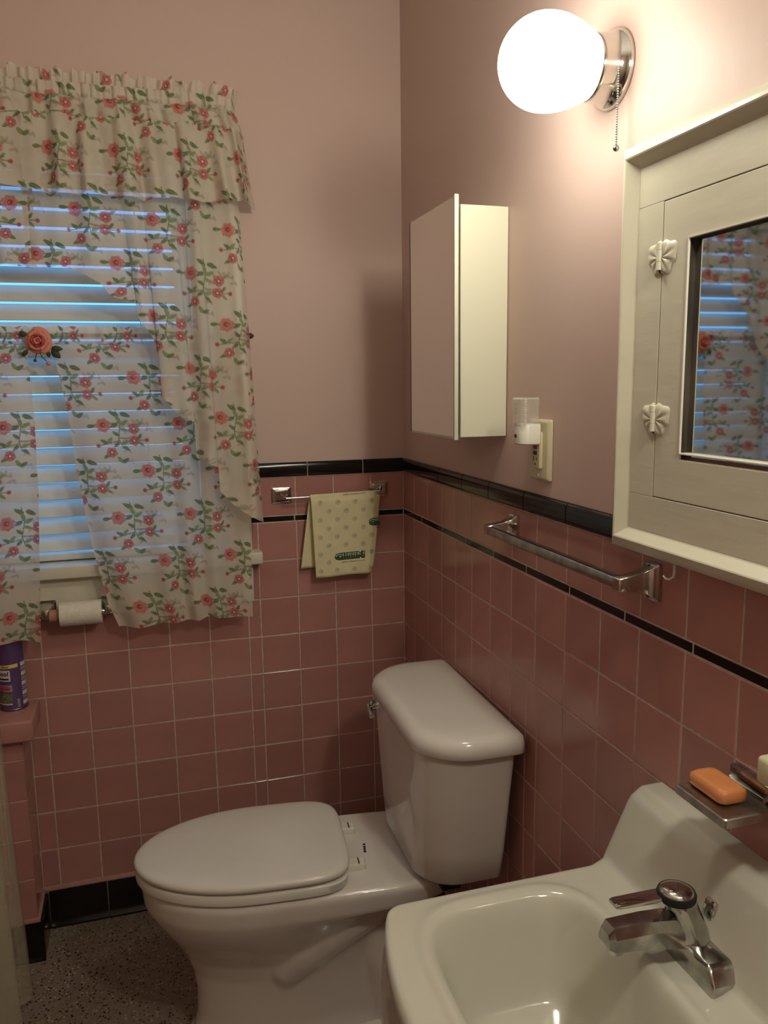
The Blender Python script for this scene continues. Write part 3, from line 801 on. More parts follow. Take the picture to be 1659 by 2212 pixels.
# ================================================================== TOILET
TY = -.570
t = thing('toilet', 'white two-piece toilet with closed lid in the corner', 'toilet', (-.40, TY, 0))
def egg(sb, sw, sf, hw_, nb, n=72, yc=TY, nf=2.0):
    out = []
    for k in range(n):
        th = 2 * PI * k / n; c, s_ = math.cos(th), math.sin(th)
        if c >= 0:
            e = 2 / nf; s = sw + (sf - sw) * abs(c) ** e; w = hw_ * math.copysign(abs(s_) ** e, s_)
        else:
            e = 2 / nb; s = sw - (sw - sb) * abs(c) ** e; w = hw_ * math.copysign(abs(s_) ** e, s_)
        out.append((-s, yc + w))
    return out
def eggring(z_, *a, **k): return [(x_, y_, z_) for x_, y_ in egg(*a, **k)]
b = MB()
b.loft([
    eggring(.000, .185, .43, .700, .104, 3.0, nf=2.4),
    eggring(.012, .185, .43, .700, .104, 3.0, nf=2.4),
    eggring(.020, .195, .43, .690, .096, 3.0, nf=2.4),
    eggring(.060, .205, .43, .680, .088, 3.0, nf=2.3),
    eggring(.120, .215, .44, .678, .087, 2.8, nf=2.2),
    eggring(.170, .225, .45, .684, .090, 2.5, nf=2.1),
    eggring(.215, .230, .47, .700, .100, 2.3),
    eggring(.255, .230, .50, .722, .116, 2.2),
    eggring(.290, .220, .52, .745, .134, 2.2),
    eggring(.318, .200, .53, .762, .147, 2.3),
    eggring(.340, .170, .53, .774, .156, 2.6),
    eggring(.350, .125, .53, .779, .159, 3.4),
    eggring(.358, .095, .53, .782, .162, 5.0),
    eggring(.398, .075, .53, .786, .165, 6.0),
    eggring(.408, .078, .53, .783, .162, 6.0),
    eggring(.412, .086, .53, .776, .155, 6.0)])
# the trapway bulges out of both sides of the pedestal, in one casting with the bowl
for sg in (-1, 1):
    pth = [(-.200, .335), (-.255, .318), (-.320, .296), (-.385, .266), (-.440, .228), (-.475, .188), (-.485, .150), (-.480, .118)]
    off = [.030, .046, .054, .056, .052, .044, .034, .020]
    b.tube([(x_, TY + sg * o_, z_) for (x_, z_), o_ in zip(pth, off)], [.030, .050, .061, .066, .065, .060, .050, .030], 24)
    b.tube([(-.235, TY + sg * .040, .02), (-.245, TY + sg * .046, .10), (-.260, TY + sg * .046, .18), (-.270, TY + sg * .040, .26)], [.055, .050, .046, .036], 20)
bw = b.build('bowl', PORCELAIN, t, 180)
md = bw.modifiers.new('one_casting', 'REMESH'); md.mode = 'VOXEL'; md.voxel_size = .0042; md.use_smooth_shade = True
md = bw.modifiers.new('glaze', 'SMOOTH'); md.factor = .5; md.iterations = 14
b = MB(); b.loft([[(x_, y_, z_) for x_, y_ in rrect(-.42 + i_, -.20 - i_, TY - .135 + i_, TY + .135 - i_, .05, 6)] for z_, i_ in ((0, 0), (.010, 0), (.020, .008), (.030, .040))])
b.build('foot_flange', PORCELAIN, t, 50)
for sg in (-1, 1):
    b = MB(); b.lathe([(.018, .016), (.034, .015), (.042, .010), (.044, .001)], (-.305, TY + sg * .115, 0), 'z', 18); b.build('bolt_cap', PORCELAIN, t, 60)
seat_b = .328
b = MB()
b.loft([eggring(.4130, seat_b + .02, .525, .790, .160, 6), eggring(.4160, seat_b + .006, .525, .796, .165, 6), eggring(.4330, seat_b + .004, .525, .797, .166, 6), eggring(.4375, seat_b + .010, .525, .793, .162, 6)])
b.build('seat_ring', SEAT_PLASTIC, t, 50)
b = MB(); L_ = []
for z_, d_ in ((.4405, .012), (.4420, .003), (.4475, 0), (.4540, .0015), (.4580, .006), (.4602, .014), (.4625, .035), (.4650, .075), (.4665, .12), (.4670, .165)):
    k_ = 1 - d_ / .185 if d_ >= .01 else 1 - d_ / .167
    L_.append([(-.555 + (x_ + .555) * (1 - d_ / .22 if d_ < .01 else k_), TY + (y_ - TY) * k_, z_) for x_, y_ in egg(seat_b, .525, .799, .167, 5)])
b.loft(L_); ld = b.build('lid', SEAT_PLASTIC, t, 60)
for sg in (-1, 1):
    b = MB(); b.loft([[(x_, y_, z_) for x_, y_ in rrect(-.345 + i_, -.292 - i_, TY + .002 + sg * .075 - .014 + i_, TY + .002 + sg * .075 + .014 - i_, .005, 4)] for z_, i_ in ((.411, 0), (.424, 0), (.428, .003))])
    b.build('hinge', WHITE_PL, t, 40)
    b = MB(); b.box(-.309, -.306, TY + sg * .075 - .010, TY + sg * .075 + .013, .4275, .4290); b.build('hinge_slot', STEEL, t, 0)
for k_, (u0, u1) in enumerate(((.020, .014), (.010, .003), (.001, -.006), (-.008, -.016))):
    b = MB(); b.box(-.283 - .001 * k_, -.277 - .001 * k_, TY - .004 + u1, TY - .004 + u0, .4110, .4126); b.build('maker_mark', LABEL_BLACK, t, 0)
# tank
KY = -.586
def tring(z_, back, frontx, hw_, rf=.055, rb=.018):
    pts = rrect(-frontx, -back, KY - hw_, KY + hw_, [rb, rf, rf, rb], 10)
    # gentle bow of the front face
    return [(x_ - .012 * (1 - ((y_ - KY) / hw_) ** 2) * (1 if x_ < -(back + frontx) / 2 else 0), y_, z_) for x_, y_ in pts]
b = MB()
b.loft([tring(.420, .040, .165, .152, .06), tring(.4225, .030, .185, .174, .07), tring(.432, .024, .196, .186, .085), tring(.50, .022, .200, .197, .085), tring(.60, .020, .204, .212, .085), tring(.70, .018, .207, .228, .085), tring(.745, .017, .209, .235, .085)])
tk = b.build('tank', PORCELAIN, t, 50)
b = MB()
b.loft([tring(.738, .010, .205, .238, .10), tring(.7385, .004, .213, .247, .105), tring(.742, .003, .216, .250, .106), tring(.760, .003, .2155, .2495, .106), tring(.772, .0045, .210, .245, .104), tring(.7785, .010, .199, .236, .098), tring(.7815, .020, .182, .220, .088), tring(.7830, .045, .150, .180, .060)])
b.build('tank_lid', PORCELAIN, t, 60)
hyy = KY + .165
b = MB(); b.lathe([(-.208, .013), (-.222, .012), (-.226, .008)], (0, hyy, .706), 'x', 18)
b.tube([(-.222, hyy, .706), (-.230, hyy + .004, .704), (-.231, hyy - .016, .699), (-.230, hyy - .036, .693)], [.006, .0065, .0065, .007], 10)
b.build('flush_lever', CHROME, tk, 40)
b = MB(); b.lathe([(.405, .045), (.424, .045)], (-.12, KY + .02, 0), 'z', 24); b.build('tank_gasket', RUBBER, t)
b = MB(); b.box(-.150, -.105, KY - .145, KY - .100, .392, .423, .004); b.build('tank_bolt_nut', RUBBER, t)
# the toilet stands slightly askew to the wall
def turn(px_, py_, ang):
    return Matrix.Translation((px_, py_, 0)) @ Matrix.Rotation(ang, 4, 'Z') @ Matrix.Translation((-px_ if px_ else 0, -py_, 0))
M_BOWL = turn(0, TY, math.radians(-5.5)); M_TANK = Matrix.Translation((-.004, 0, 0)) @ turn(0, KY, math.radians(-1.0))
for c in t.children:
    top = c.name.split('.')[0] in ('tank', 'tank_lid', 'tank_gasket', 'tank_bolt_nut')
    for o in [c] + list(c.children): o.data.transform(M_TANK if top else M_BOWL)

# ================================================================== FLORAL CURTAINS
def paint(U, V, seed=0, dens=1.0):
    """Rose-sprig print sampled at cloth coordinates (metres). Returns colour and cover (alpha)."""
    n = U.size; col = np.empty((n, 3)); col[:] = (0.74, 0.68, 0.56); al = np.full(n, 0.66)
    def blend(mask, c, a=.92, k=1.0):
        mk = np.clip(mask, 0, 1) * k
        col[:] = col * (1 - mk[:, None]) + np.array(c) * mk[:, None]
        al[:] = np.maximum(al, mk * a)
    TX, TYY = .190, .236
    for phase in (0, 1):
        u = U + phase * TX / 2 + .013; v = V + phase * TYY / 2
        cu = np.floor(u / TX); cv = np.floor(v / TYY)
        x = (u - (cu + .5) * TX) * 100; y = (v - (cv + .5) * TYY) * 100     # cm from cell centre
        # faint scroll of beige leaves
        for k in range(9):
            a = -2.2 + k * .42; cx = 6.3 * math.sin(a) * .5 + 4.6; cy = 7.5 * math.cos(a * .8) - 5.2 + .9 * k * .3
            for sg in (-1, 1):
                dx, dy = x - cx - sg * .45, y - cy; ang = a + sg * .9
                p_ = dx * math.cos(ang) + dy * math.sin(ang); q_ = -dx * math.sin(ang) + dy * math.cos(ang)
                blend(1.4 - ((p_ / .75) ** 2 + (q_ / .36) ** 2), (.54, .42, .34), .80, .8)
        # stems
        for (x0, y0, x1, y1) in ((-.2, 6.6, .4, 3.0), (.4, 3.0, -.2, -.8), (-.2, -.8, .6, -3.2), (-.2, -.6, 3.4, -.6), (-.2, -1.2, -4.6, -2.2), (3.6, -1.2, 6.0, -1.2), (.2, 3.4, -2.4, 3.0)):
            tt = np.clip(((x - x0) * (x1 - x0) + (y - y0) * (y1 - y0)) / ((x1 - x0) ** 2 + (y1 - y0) ** 2), 0, 1)
            dd = np.hypot(x - x0 - tt * (x1 - x0), y - y0 - tt * (y1 - y0))
            blend((.17 - dd) / .10, (.14, .20, .09))
        # leaves
        for (lx, ly, ln, wd, an, sh) in ((-.8, 5.7, 1.25, .52, 2.6, 0), (2.0, 5.3, 1.25, .55, -.35, 0), (.1, 4.3, 1.0, .46, 2.0, 1), (1.5, 3.3, 1.1, .50, .5, 1), (-1.0, 2.7, 1.0, .46, -2.7, 0), (1.2, 1.6, 1.0, .42, -.3, 1), (-.8, .6, .9, .40, 2.5, 0),
                                         (-6.4, 2.7, 1.0, .45, 0.1, 0), (-3.9, -1.3, .9, .42, 2.6, 0), (-2.4, -1.0, .9, .45, .8, 1), (-.9, -2.2, .9, .40, -2.4, 0), (1.3, -1.7, 1.0, .42, .4, 1),
                                         (1.4, -3.2, .9, .40, -.7, 0), (5.0, -.2, .8, .36, .9, 0), (5.2, -2.2, .8, .36, -.7, 1), (-.5, -6.0, .95, .48, 2.2, 1), (.8, -6.3, .95, .48, .6, 0), (-3.6, -5.0, .9, .42, -2.6, 0), (5.2, 2.9, .9, .40, .6, 1)):
            dx, dy = x - lx, y - ly
            p_ = dx * math.cos(an) + dy * math.sin(an); q_ = -dx * math.sin(an) + dy * math.cos(an)
            m_ = (1.25 - ((p_ / ln) ** 2 + (q_ / (wd * (1 - .25 * np.clip(p_ / ln, -1, 1)))) ** 2)) * 3
            blend(m_, (.25, .32, .15) if sh else (.14, .20, .09))
            blend((.10 - np.abs(q_)) / .08 * (m_ > .3) * (np.abs(p_) < ln * .8), (.30, .38, .18), .9, .6)
        # roses and small flowers
        for (fx, fy, R_, np_, big) in ((-3.6, 2.8, 1.95, 7, 1), (3.7, 1.7, 1.55, 5, 0), (3.5, -1.3, 1.45, 5, 0), (-2.3, -4.1, 1.45, 5, 0), (-5.3, -2.3, .62, 3, 2), (6.6, -1.2, .62, 3, 2)):
            dx, dy = x - fx, y - fy; r_ = np.hypot(dx, dy); th = np.arctan2(dy, dx)
            if big == 1:
                rim = R_ * (.93 + .07 * np.cos(np_ * th + 2 * r_))
                blend((rim - r_) / .15, (.62, .25, .21))
                blend(.5 + .5 * np.sin(3.2 * r_ * 2.2 + 1.6 * np.sin(th * 2 + 1)) - .45 - (r_ > rim) * 9, (.44, .11, .10), .92, .8)
                blend((.75 - np.hypot(dx + .1, dy - .15)) / .2, (.36, .05, .05), .92, .9)
                blend((.30 - np.hypot(dx - .1, dy - .1)) / .15, (.66, .28, .20))
            elif big == 0:
                rim = R_ * (.80 + .20 * np.abs(np.cos(np_ * th / 2 + fx)))
                blend((rim - r_) / .14, (.55, .20, .18))
                blend((.35 + .65 * (1 - np.abs(np.cos(np_ * th / 2 + fx))) - .62) * 3 * (r_ < rim), (.40, .07, .08), .92, .8)
                blend((.62 - r_) / .18, (.30, .04, .05), .92, .9)
                blend((.36 - r_) / .12, (.70, .60, .50))
            else:
                blend((R_ - r_) / .2, (.46, .09, .08))
    return col, al

def fold(s, seed, freqs=((14, 1), (23, .7), (37, .4))):
    r_ = random.Random(seed); out = 0
    for f_, a_ in freqs:
        out = out + a_ * np.sin(2 * PI * f_ * s * .5 + r_.uniform(0, 6.28) + 1.3 * np.sin(2 * PI * s * 1.7 + r_.uniform(0, 6.28)))
    return out / sum(a_ for _, a_ in freqs)

def arc(X_, Y_):
    d_ = np.hypot(np.diff(X_, axis=0), np.diff(Y_, axis=0))
    return np.concatenate([np.zeros((1, X_.shape[1])), np.cumsum(d_, 0)], 0)

def cloth(name, X, Yv, Z, U, V, parent=None, seed=0):
    nu, nv = X.shape
    vs = np.stack([X, Yv, Z], -1).reshape(-1, 3)
    idx = np.arange(nu * nv).reshape(nu, nv)
    fs = np.stack([idx[:-1, :-1], idx[1:, :-1], idx[1:, 1:], idx[:-1, 1:]], -1).reshape(-1, 4)
    me = bpy.data.meshes.new(name)
    me.vertices.add(len(vs)); me.vertices.foreach_set('co', vs.astype(np.float32).ravel())
    me.loops.add(fs.size); me.loops.foreach_set('vertex_index', fs.ravel().astype(np.int32))
    me.polygons.add(len(fs)); me.polygons.foreach_set('loop_start', np.arange(0, fs.size, 4, dtype=np.int32))
    me.update(calc_edges=True)
    me.polygons.foreach_set('use_smooth', np.ones(len(fs), dtype=bool))
    c, a = paint(U.ravel(), V.ravel(), seed)
    at = me.color_attributes.new('print', 'FLOAT_COLOR', 'POINT')
    at.data.foreach_set('color', np.concatenate([c, a[:, None]], 1).astype(np.float32).ravel())
    me.materials.append(FABRIC)
    me.update()
    return obj(name, me, parent)

CXM = -.950     # middle of the window
STEP = .0022
# --- valance
vx0, vx1 = -1.452, -.448
t = thing('floral_valance', 'gathered floral valance with ruffled heading across the window top', 'curtain', (CXM, -.09, 2.2))
def valance_part(name, z_top, z_bot, y_top, y_bot, amp0, amp1, flare0, flare1, seed, wav=0.0, ripple=0.0, freqs=((14, 1), (23, .7), (37, .4)), pucker=0.0):
    nu = int((vx1 - vx0) / .0018); nv = max(int((z_top - z_bot) / STEP), 6)
    s = np.linspace(0, 1, nu)[:, None]; v = np.linspace(0, 1, nv)[None, :]
    xt = vx0 + (vx1 - vx0) * s; f_ = fold(xt, seed, freqs); f2 = fold(xt, seed + 50, ((40, 1), (61, .8)))
    amp = amp0 + (amp1 - amp0) * v
    Y_ = y_top + (y_bot - y_top) * v ** .8 + amp * f_ + pucker * np.exp(-v * 7) * f2
    fl = flare0 + (flare1 - flare0) * v
    X_ = CXM + (xt - CXM) * (1 + fl) + .35 * amp * fold(xt, seed + 7, freqs)
    # returns to the wall at both ends
    endq = np.clip((np.abs(xt - CXM) - ((vx1 - vx0) / 2 - .05)) / .05, 0, 1)
    Y_ = Y_ * (1 - endq ** 3) + (-.022) * endq ** 3
    Z_ = z_top + (z_bot - z_top) * v + wav * v * fold(xt, seed + 3, ((5, 1), (9, .6))) + ripple * (1 - v) * f2 * .5
    Y_ = np.minimum(Y_, -.018); U_ = arc(X_, Y_).mean(1, keepdims=True) + 0 * v; V_ = Z_ + 0 * s
    return cloth(name, X_, np.minimum(Y_, -.018), Z_ + 0 * s, U_, V_, t, seed)
FQ = ((84, 1), (121, .8), (53, .6))
valance_part('heading_ruffle', 2.214, 2.188, -.086, -.082, .011, .006, .012, .0, 11, 0, .014, FQ)
valance_part('rod_pocket', 2.188, 2.158, -.086, -.086, .006, .005, 0, 0, 12, 0, 0, FQ)
valance_part('upper_band', 2.160, 2.104, -.084, -.102, .008, .018, 0, .028, 13, 0, 0, ((34, 1), (57, .7), (17, .5)), .005)
valance_part('lower_ruffle', 2.110, 1.932, -.110, -.138, .010, .030, .028, .075, 14, .010, .010, ((31, 1), (46, .6), (15, .6)), .007)
b = MB(); b.tube([(vx0 + .03, -.018, 2.173), (vx0 + .034, -.072, 2.173), (vx1 - .034, -.072, 2.173), (vx1 - .03, -.018, 2.173)], .006, 8)
b.build('curtain_rod', WHITE_PL, t)

# --- swag panel behind the valance (both sides, one cloth over the window)
low = [(-.950, 1.766), (-.873, 1.771), (-.842, 1.758), (-.801, 1.735), (-.777, 1.704), (-.720, 1.689), (-.714, 1.649), (-.678, 1.596), (-.670, 1.536), (-.669, 1.455), (-.631, 1.413), (-.592, 1.392), (-.590, 1.298), (-.538, 1.274), (-.535, 1.210), (-.495, 1.165), (-.459, 1.140), (-.420, 1.116)]
half_x = np.array([-.722 + (p_[0] + .722) * .986 - CXM for p_ in low]); half_z = np.array([1.486 + (p_[1] - 1.486) * .986 for p_ in low])
half_x[0] = -.012
left_low = [(-.012, 1.766), (.077, 1.768), (.086, 1.740), (.110, 1.690), (.130, 1.635), (.170, 1.585), (.215, 1.520), (.265, 1.450), (.330, 1.360), (.400, 1.250), (.460, 1.170), (.530, 1.115)]
HALVES = ((1, half_x, half_z), (-1, np.array([p_[0] for p_ in left_low]), np.array([p_[1] for p_ in left_low])))
t = thing('swag_curtain', 'sheer floral swag curtain cascading down both window sides', 'curtain', (CXM, -.07, 2.15))
for sgn, half_x, half_z in HALVES:
    nm = 'swag_panel'
    acc = np.concatenate([[0], np.cumsum(np.hypot(np.diff(half_x), np.diff(half_z) * .25))])
    nu, nv = 330, 360
    qs = np.linspace(0, 1, nu)
    bxs = np.interp(qs * acc[-1], acc, half_x); bzs = np.interp(qs * acc[-1], acc, half_z)
    txs = -.012 + qs * .497
    s = qs[:, None]; v = np.linspace(0, 1, nv)[None, :]
    zt = 2.150
    hgt = (zt - bzs)[:, None]
    # the cloth keeps its drop, the side folds lean outward towards the wall
    X_ = txs[:, None] + (bxs - txs)[:, None] * v ** .9
    Z_ = zt - hgt * v
    drop = (zt - Z_)
    ph = (txs[:, None] * 78 + 3.0 * np.sin(drop * 2.2) * (1 - s))
    f_ = np.sin(ph) * .6 + .4 * np.sin(ph * 1.63 + 1.0)
    amp = .005 + .0095 * np.clip(drop / .6, 0, 1)
    Y_ = -.066 - .050 * np.clip(drop / .5, 0, 1) + amp * f_
    # rolled ruffle along the free edge
    ed = np.clip((v * hgt - (hgt - .07)) / .07, 0, 1)
    Y_ = Y_ - .014 * ed ** 2 * (.6 + .4 * np.sin(qs * 70)[:, None])
    endq = np.clip((s - .93) / .07, 0, 1); Y_ = Y_ * (1 - .30 * endq ** 2)
    U_ = arc(X_, Y_) + .02; V_ = Z_ + .05 * s
    cloth(nm, CXM + sgn * X_, np.minimum(Y_, -.024), Z_, U_ + (0 if sgn > 0 else .07), V_, t, 3)

# --- cafe panels on the lower rod
RODZ, RODY = 1.612, -.052
rd = thing('cafe_rod', 'cafe curtain rod with brown wooden acorn finials', 'curtain rod', (CXM, RODY, RODZ))
b = MB(); b.tube([(-1.454, RODY, RODZ), (-.446, RODY, RODZ)], .005, 10); b.build('rod', BROWN_WOOD, rd)
for sg in (-1, 1):
    b = MB(); b.lathe([(sg * .000, .004), (sg * .002, .0085), (sg * .006, .0092), (sg * .008, .0075), (sg * .013, .0078), (sg * .018, .0055), (sg * .0215, .001)], (CXM + sg * .502, RODY, RODZ), 'x', 18); b.build('finial', BROWN_WOOD, rd, 50)
    b = MB(); b.tube([(CXM + sg * .485, RODY, RODZ), (CXM + sg * .485, -.014, RODZ)], .004, 8); b.build('bracket', CHROME, rd)
def cafe(label, left_pts, right_pts, bot, flip, seed, tuck):
    t_ = thing('cafe_curtain', label, 'curtain', (CXM, RODY, RODZ), 'cafe curtains on the lower rod')
    zl, xl = np.array([p_[1] for p_ in left_pts]), np.array([p_[0] for p_ in left_pts])
    zr, xr = np.array([p_[1] for p_ in right_pts]), np.array([p_[0] for p_ in right_pts])
    nu, nv = 270, 380
    s = np.linspace(0, 1, nu)[:, None]; v = np.linspace(0, 1, nv)[None, :]
    bx, bz = np.array([p_[0] for p_ in bot]), np.array([p_[1] for p_ in bot])
    ztop = 1.594
    zb = np.interp(np.linspace(bx[0], bx[-1], nu), bx, bz)[:, None]
    Z_ = ztop + (zb - ztop) * v
    L_ = np.interp(-Z_, -zl, xl); R_ = np.interp(-Z_, -zr, xr)
    X_ = L_ + (R_ - L_) * s
    ph = s * (R_ - L_).max() * 62 + 1.2 * np.sin(s * 9 + seed) + .6 * np.sin(v * 4 + s * 5)
    f_ = .65 * np.sin(ph) + .35 * np.sin(ph * .47 + seed)
    amp = .003 + .010 * v ** .7
    Y_ = RODY - .006 - tuck * v + amp * f_
    U_ = arc(X_, Y_) + .06 * seed; V_ = Z_ + .055 + 0 * s
    cloth('panel', X_, Y_, Z_, U_, V_, t_, seed)
    # gathered heading on the rod
    nv2 = 20; v = np.linspace(0, 1, nv2)[None, :]
    x0, x1 = left_pts[0][0], right_pts[0][0]
    xt = x0 + (x1 - x0) * s
    fz = fold(xt, seed + 20, ((44, 1), (67, .8), (29, .5)))
    Z2 = 1.632 + (1.590 - 1.632) * v + .004 * fz * (1 - v)
    Y2 = RODY - .008 + .004 * fz - .003 * np.sin(v * PI)
    cloth('heading', xt + 0 * v, Y2, Z2, xt * 1.5 + 0 * v, Z2 + .03, t_, seed)
cafe('right sheer floral cafe curtain drawn aside above the toilet paper',
     [(-.945, 1.64), (-.919, 1.56), (-.899, 1.435), (-.887, 1.284), (-.862, 1.079), (-.832, .928), (-.807, .86)],
     [(-.462, 1.64), (-.458, 1.3), (-.462, .85)],
     [(-.807, .867), (-.76, .861), (-.695, .867), (-.604, .866), (-.572, .874), (-.517, .863), (-.46, .861)], 1, 1, .030)
cafe('left sheer floral cafe curtain hanging in front of the purple spray can',
     [(-1.44, 1.64), (-1.44, 1.3), (-1.44, .85)],
     [(-.958, 1.64), (-.980, 1.561), (-.975, 1.414), (-.978, 1.229), (-.989, 1.016), (-.999, .84)],
     [(-1.44, .855), (-1.099, .853), (-1.045, .857), (-.999, .848)], -1, 2, .042)

# --- fabric rose clip
rx, ry, rz = -.952, -.078, 1.597
t = thing('rose_clip', 'coral fabric rose clipped where the cafe curtains meet', 'fabric rose', (rx, ry, rz))
def petal(a, tilt_, w, h, cup, r0, yoff):
    """One cupped petal with thickness, growing out from the heart at angle a."""
    n, m_ = 10, 8; vs, fs = [], []
    for side in (0, 1):
        for i in range(n + 1):
            u_ = -1 + 2 * i / n
            for j in range(m_ + 1):
                v_ = j / m_
                ww = w * math.sin(min(v_ * 1.25 + .22, 1.57)) * u_
                rr_ = r0 + h * v_ * (1 - .22 * u_ * u_)
                dep = -cup * (v_ ** 1.6) * (1 + .25 * u_ * u_) - tilt_ * v_ * h + .006 * max(0, v_ - .75) * 4 + side * .0012
                ca, sa = math.cos(a), math.sin(a)
                vs.append((rx + rr_ * ca - ww * sa, ry + yoff + dep, rz + rr_ * sa + ww * ca))
    k = (n + 1) * (m_ + 1)
    for sd in (0, 1):
        for i in range(n):
            for j in range(m_):
                c = sd * k + i * (m_ + 1) + j; fs.append((c, c + 1, c + m_ + 2, c + m_ + 1))
    for i in range(n):
        c = i * (m_ + 1) + m_; fs.append((c, c + m_ + 1, c + k + m_ + 1, c + k))
    for j in range(m_):
        fs.append((j, j + 1, j + 1 + k, j + k)); c = n * (m_ + 1) + j; fs.append((c, c + 1, c + 1 + k, c + k))
    return fix(mesh('petal', vs, fs, None, True))
for ring_, (cnt, w, h, cup, r0, yo, mt_) in enumerate(((6, .0175, .027, .004, .006, .004, ROSE_O), (5, .014, .019, .008, .004, -.003, ROSE_P), (5, .0105, .0125, .011, .0025, -.006, ROSE_D), (4, .007, .0075, .012, .001, -.008, ROSE_P))):
    for k in range(cnt):
        jr = random.Random(ring_ * 10 + k)
        me = petal(2 * PI * (k + .37 * ring_) / cnt + .3 + jr.uniform(-.12, .12), .05, w * jr.uniform(.88, 1.08), h * jr.uniform(.82, 1.12), cup * jr.uniform(.7, 1.25), r0, yo); me.materials.append(mt_); obj('petal', me, t)
b = MB(); b.ball((rx, ry - .006, rz), .0075, 8, (1, .8, 1)); b.build('rose_heart', ROSE_D, t, 80)
def leaf(px, pz, ln, wd, an):
    n = 12; vs, fs = [], []
    for sd in (0, 1):
        for i in range(n + 1):
            v_ = i / n; w_ = wd * math.sin(PI * v_) ** .8 * (1 - .3 * v_) + .0003
            for q_ in (-1, 0, 1):
                a_ = ln * v_; x_ = px + a_ * math.cos(an) - q_ * w_ * math.sin(an); z_ = pz + a_ * math.sin(an) + q_ * w_ * math.cos(an)
                vs.append((x_, ry + .006 - .004 * math.sin(v_ * 2.6) + .0025 * abs(q_) + sd * .001, z_))
    k = (n + 1) * 3
    for sd in (0, 1):
        for i in range(n):
            for q_ in (0, 1):
                c = sd * k + i * 3 + q_; fs.append((c, c + 1, c + 4, c + 3))
    for i in range(n):
        fs.append((i * 3, i * 3 + 3, i * 3 + 3 + k, i * 3 + k)); fs.append((i * 3 + 2, i * 3 + 5, i * 3 + 5 + k, i * 3 + 2 + k))
    obj('leaf', fix(mesh('leaf', vs, fs, LEAF, True)), t)
leaf(rx + .027, rz - .018, .028, .008, -.05); leaf(rx + .028, rz - .022, .028, .010, -.75); leaf(rx - .026, rz - .022, .018, .006, -2.2); leaf(rx + .020, rz - .024, .016, .006, -1.4); leaf(rx - .024, rz + .010, .020, .008, 2.5)
b = MB(); b.tube([(rx - .004, ry, rz - .028), (rx - .006, ry, rz - .036), (rx - .009, ry, rz - .044)], .0012, 6); b.ball((rx - .0095, ry, rz - .047), .004, 6); b.build('bud_stem', LEAF, t)
b = MB(); b.tube([(rx + .002, ry, rz - .028), (rx + .008, ry, rz - .040), (rx + .016, ry, rz - .048)], .0012, 6); s_ = b.build('bud_stem', LEAF, t)
b = MB(); b.ball((rx + .0205, ry, rz - .054), .0055, 8, (1.1, .9, 1.1)); b.build('bud', ROSE_P, s_, 80)

# ================================================================== TOILET PAPER HOLDER
hz, hyv = .906, -.058
t = thing('toilet_paper_holder', 'chrome toilet paper holder under the window sill', 'paper holder', (-.908, 0, hz))
for xx in (-.986, -.832):
    b = MB(); rings = []
    for yy, hx, hzz in ((-.0165, .022, .024), (-.020, .022, .024), (-.024, .019, .021), (-.030, .014, .017), (-.046, .011, .014), (-.062, .010, .013), (-.070, .009, .011), (-.072, .006, .008)):
        rings.append([(x_, yy, z_) for x_, z_ in rrect(xx - hx, xx + hx, hz + .006 - hzz, hz + .006 + hzz, .004, 4)])
    b.loft(rings); b.build('post', CHROME, t, 35)
b = MB(); b.lathe([(-.975, .006), (-.965, .008), (-.852, .008), (-.843, .006)], (0, hyv, hz), 'x', 16); b.build('roller', CHROME, t)
b = MB(); ri, ro = .0165, .0315
b.loft([[(x_, hyv + r_ * math.cos(2 * PI * k / 40), hz + r_ * math.sin(2 * PI * k / 40)) for k in range(40)] for x_, r_ in ((-.952, ri), (-.953, ro - .001), (-.952, ro), (-.851, ro), (-.850, ro - .001), (-.851, ri), (-.952, ri))], False, False)
tp = b.build('toilet_roll', PAPER, None, 40); tag(tp, 'nearly used toilet paper roll on the chrome holder', 'toilet paper')
tb = MB(); tb.loft([[(x_, hyv + r_ * math.cos(2 * PI * k / 32), hz - .002 + r_ * math.sin(2 * PI * k / 32)) for k in range(32)] for x_, r_ in ((-.978, .0150), (-.978, .0160), (-.852, .0160), (-.852, .0150), (-.978, .0150))], False, False)
tb.build('cardboard_tube', CARDBOARD, tp, 40)

# ================================================================== SMALL TOWEL RAIL + CLOTH (back wall)
t = thing('towel_rail', 'small chrome towel rail with square plates on the back wall', 'towel rail', (-.22, 0, 1.18))
for xx, zz in ((-.360, 1.179), (-.077, 1.183)):
    b = MB(); rings = []
    for yy, hx, hzz in ((.0, .0275, .0225), (-.004, .0275, .0225), (-.0055, .0255, .0205), (-.006, .0205, .0165), (-.011, .0200, .0160), (-.0135, .0165, .0125)):
        rings.append([(x_, yy, z_) for x_, z_ in rrect(xx - hx, xx + hx, zz - hzz, zz + hzz, .0015, 3)])
    b.loft(rings); pl = b.build('wall_plate', CHROME, t, 30)
    sg = 1 if xx < -.2 else -1
    b = MB(); b.tube([(xx - sg * .006, -.012, zz + .006), (xx, -.026, zz - .001), (xx + sg * .008, -.034, zz - .005), (xx + sg * .02, -.036, zz - .006)], [.0045, .004, .0038, .0036], 10); b.build('hook_arm', CHROME, pl)
b = MB(); b.tube([(-.352, -.036, 1.1735), (-.085, -.036, 1.1765)], .0036, 10); b.build('rod', CHROME, t)

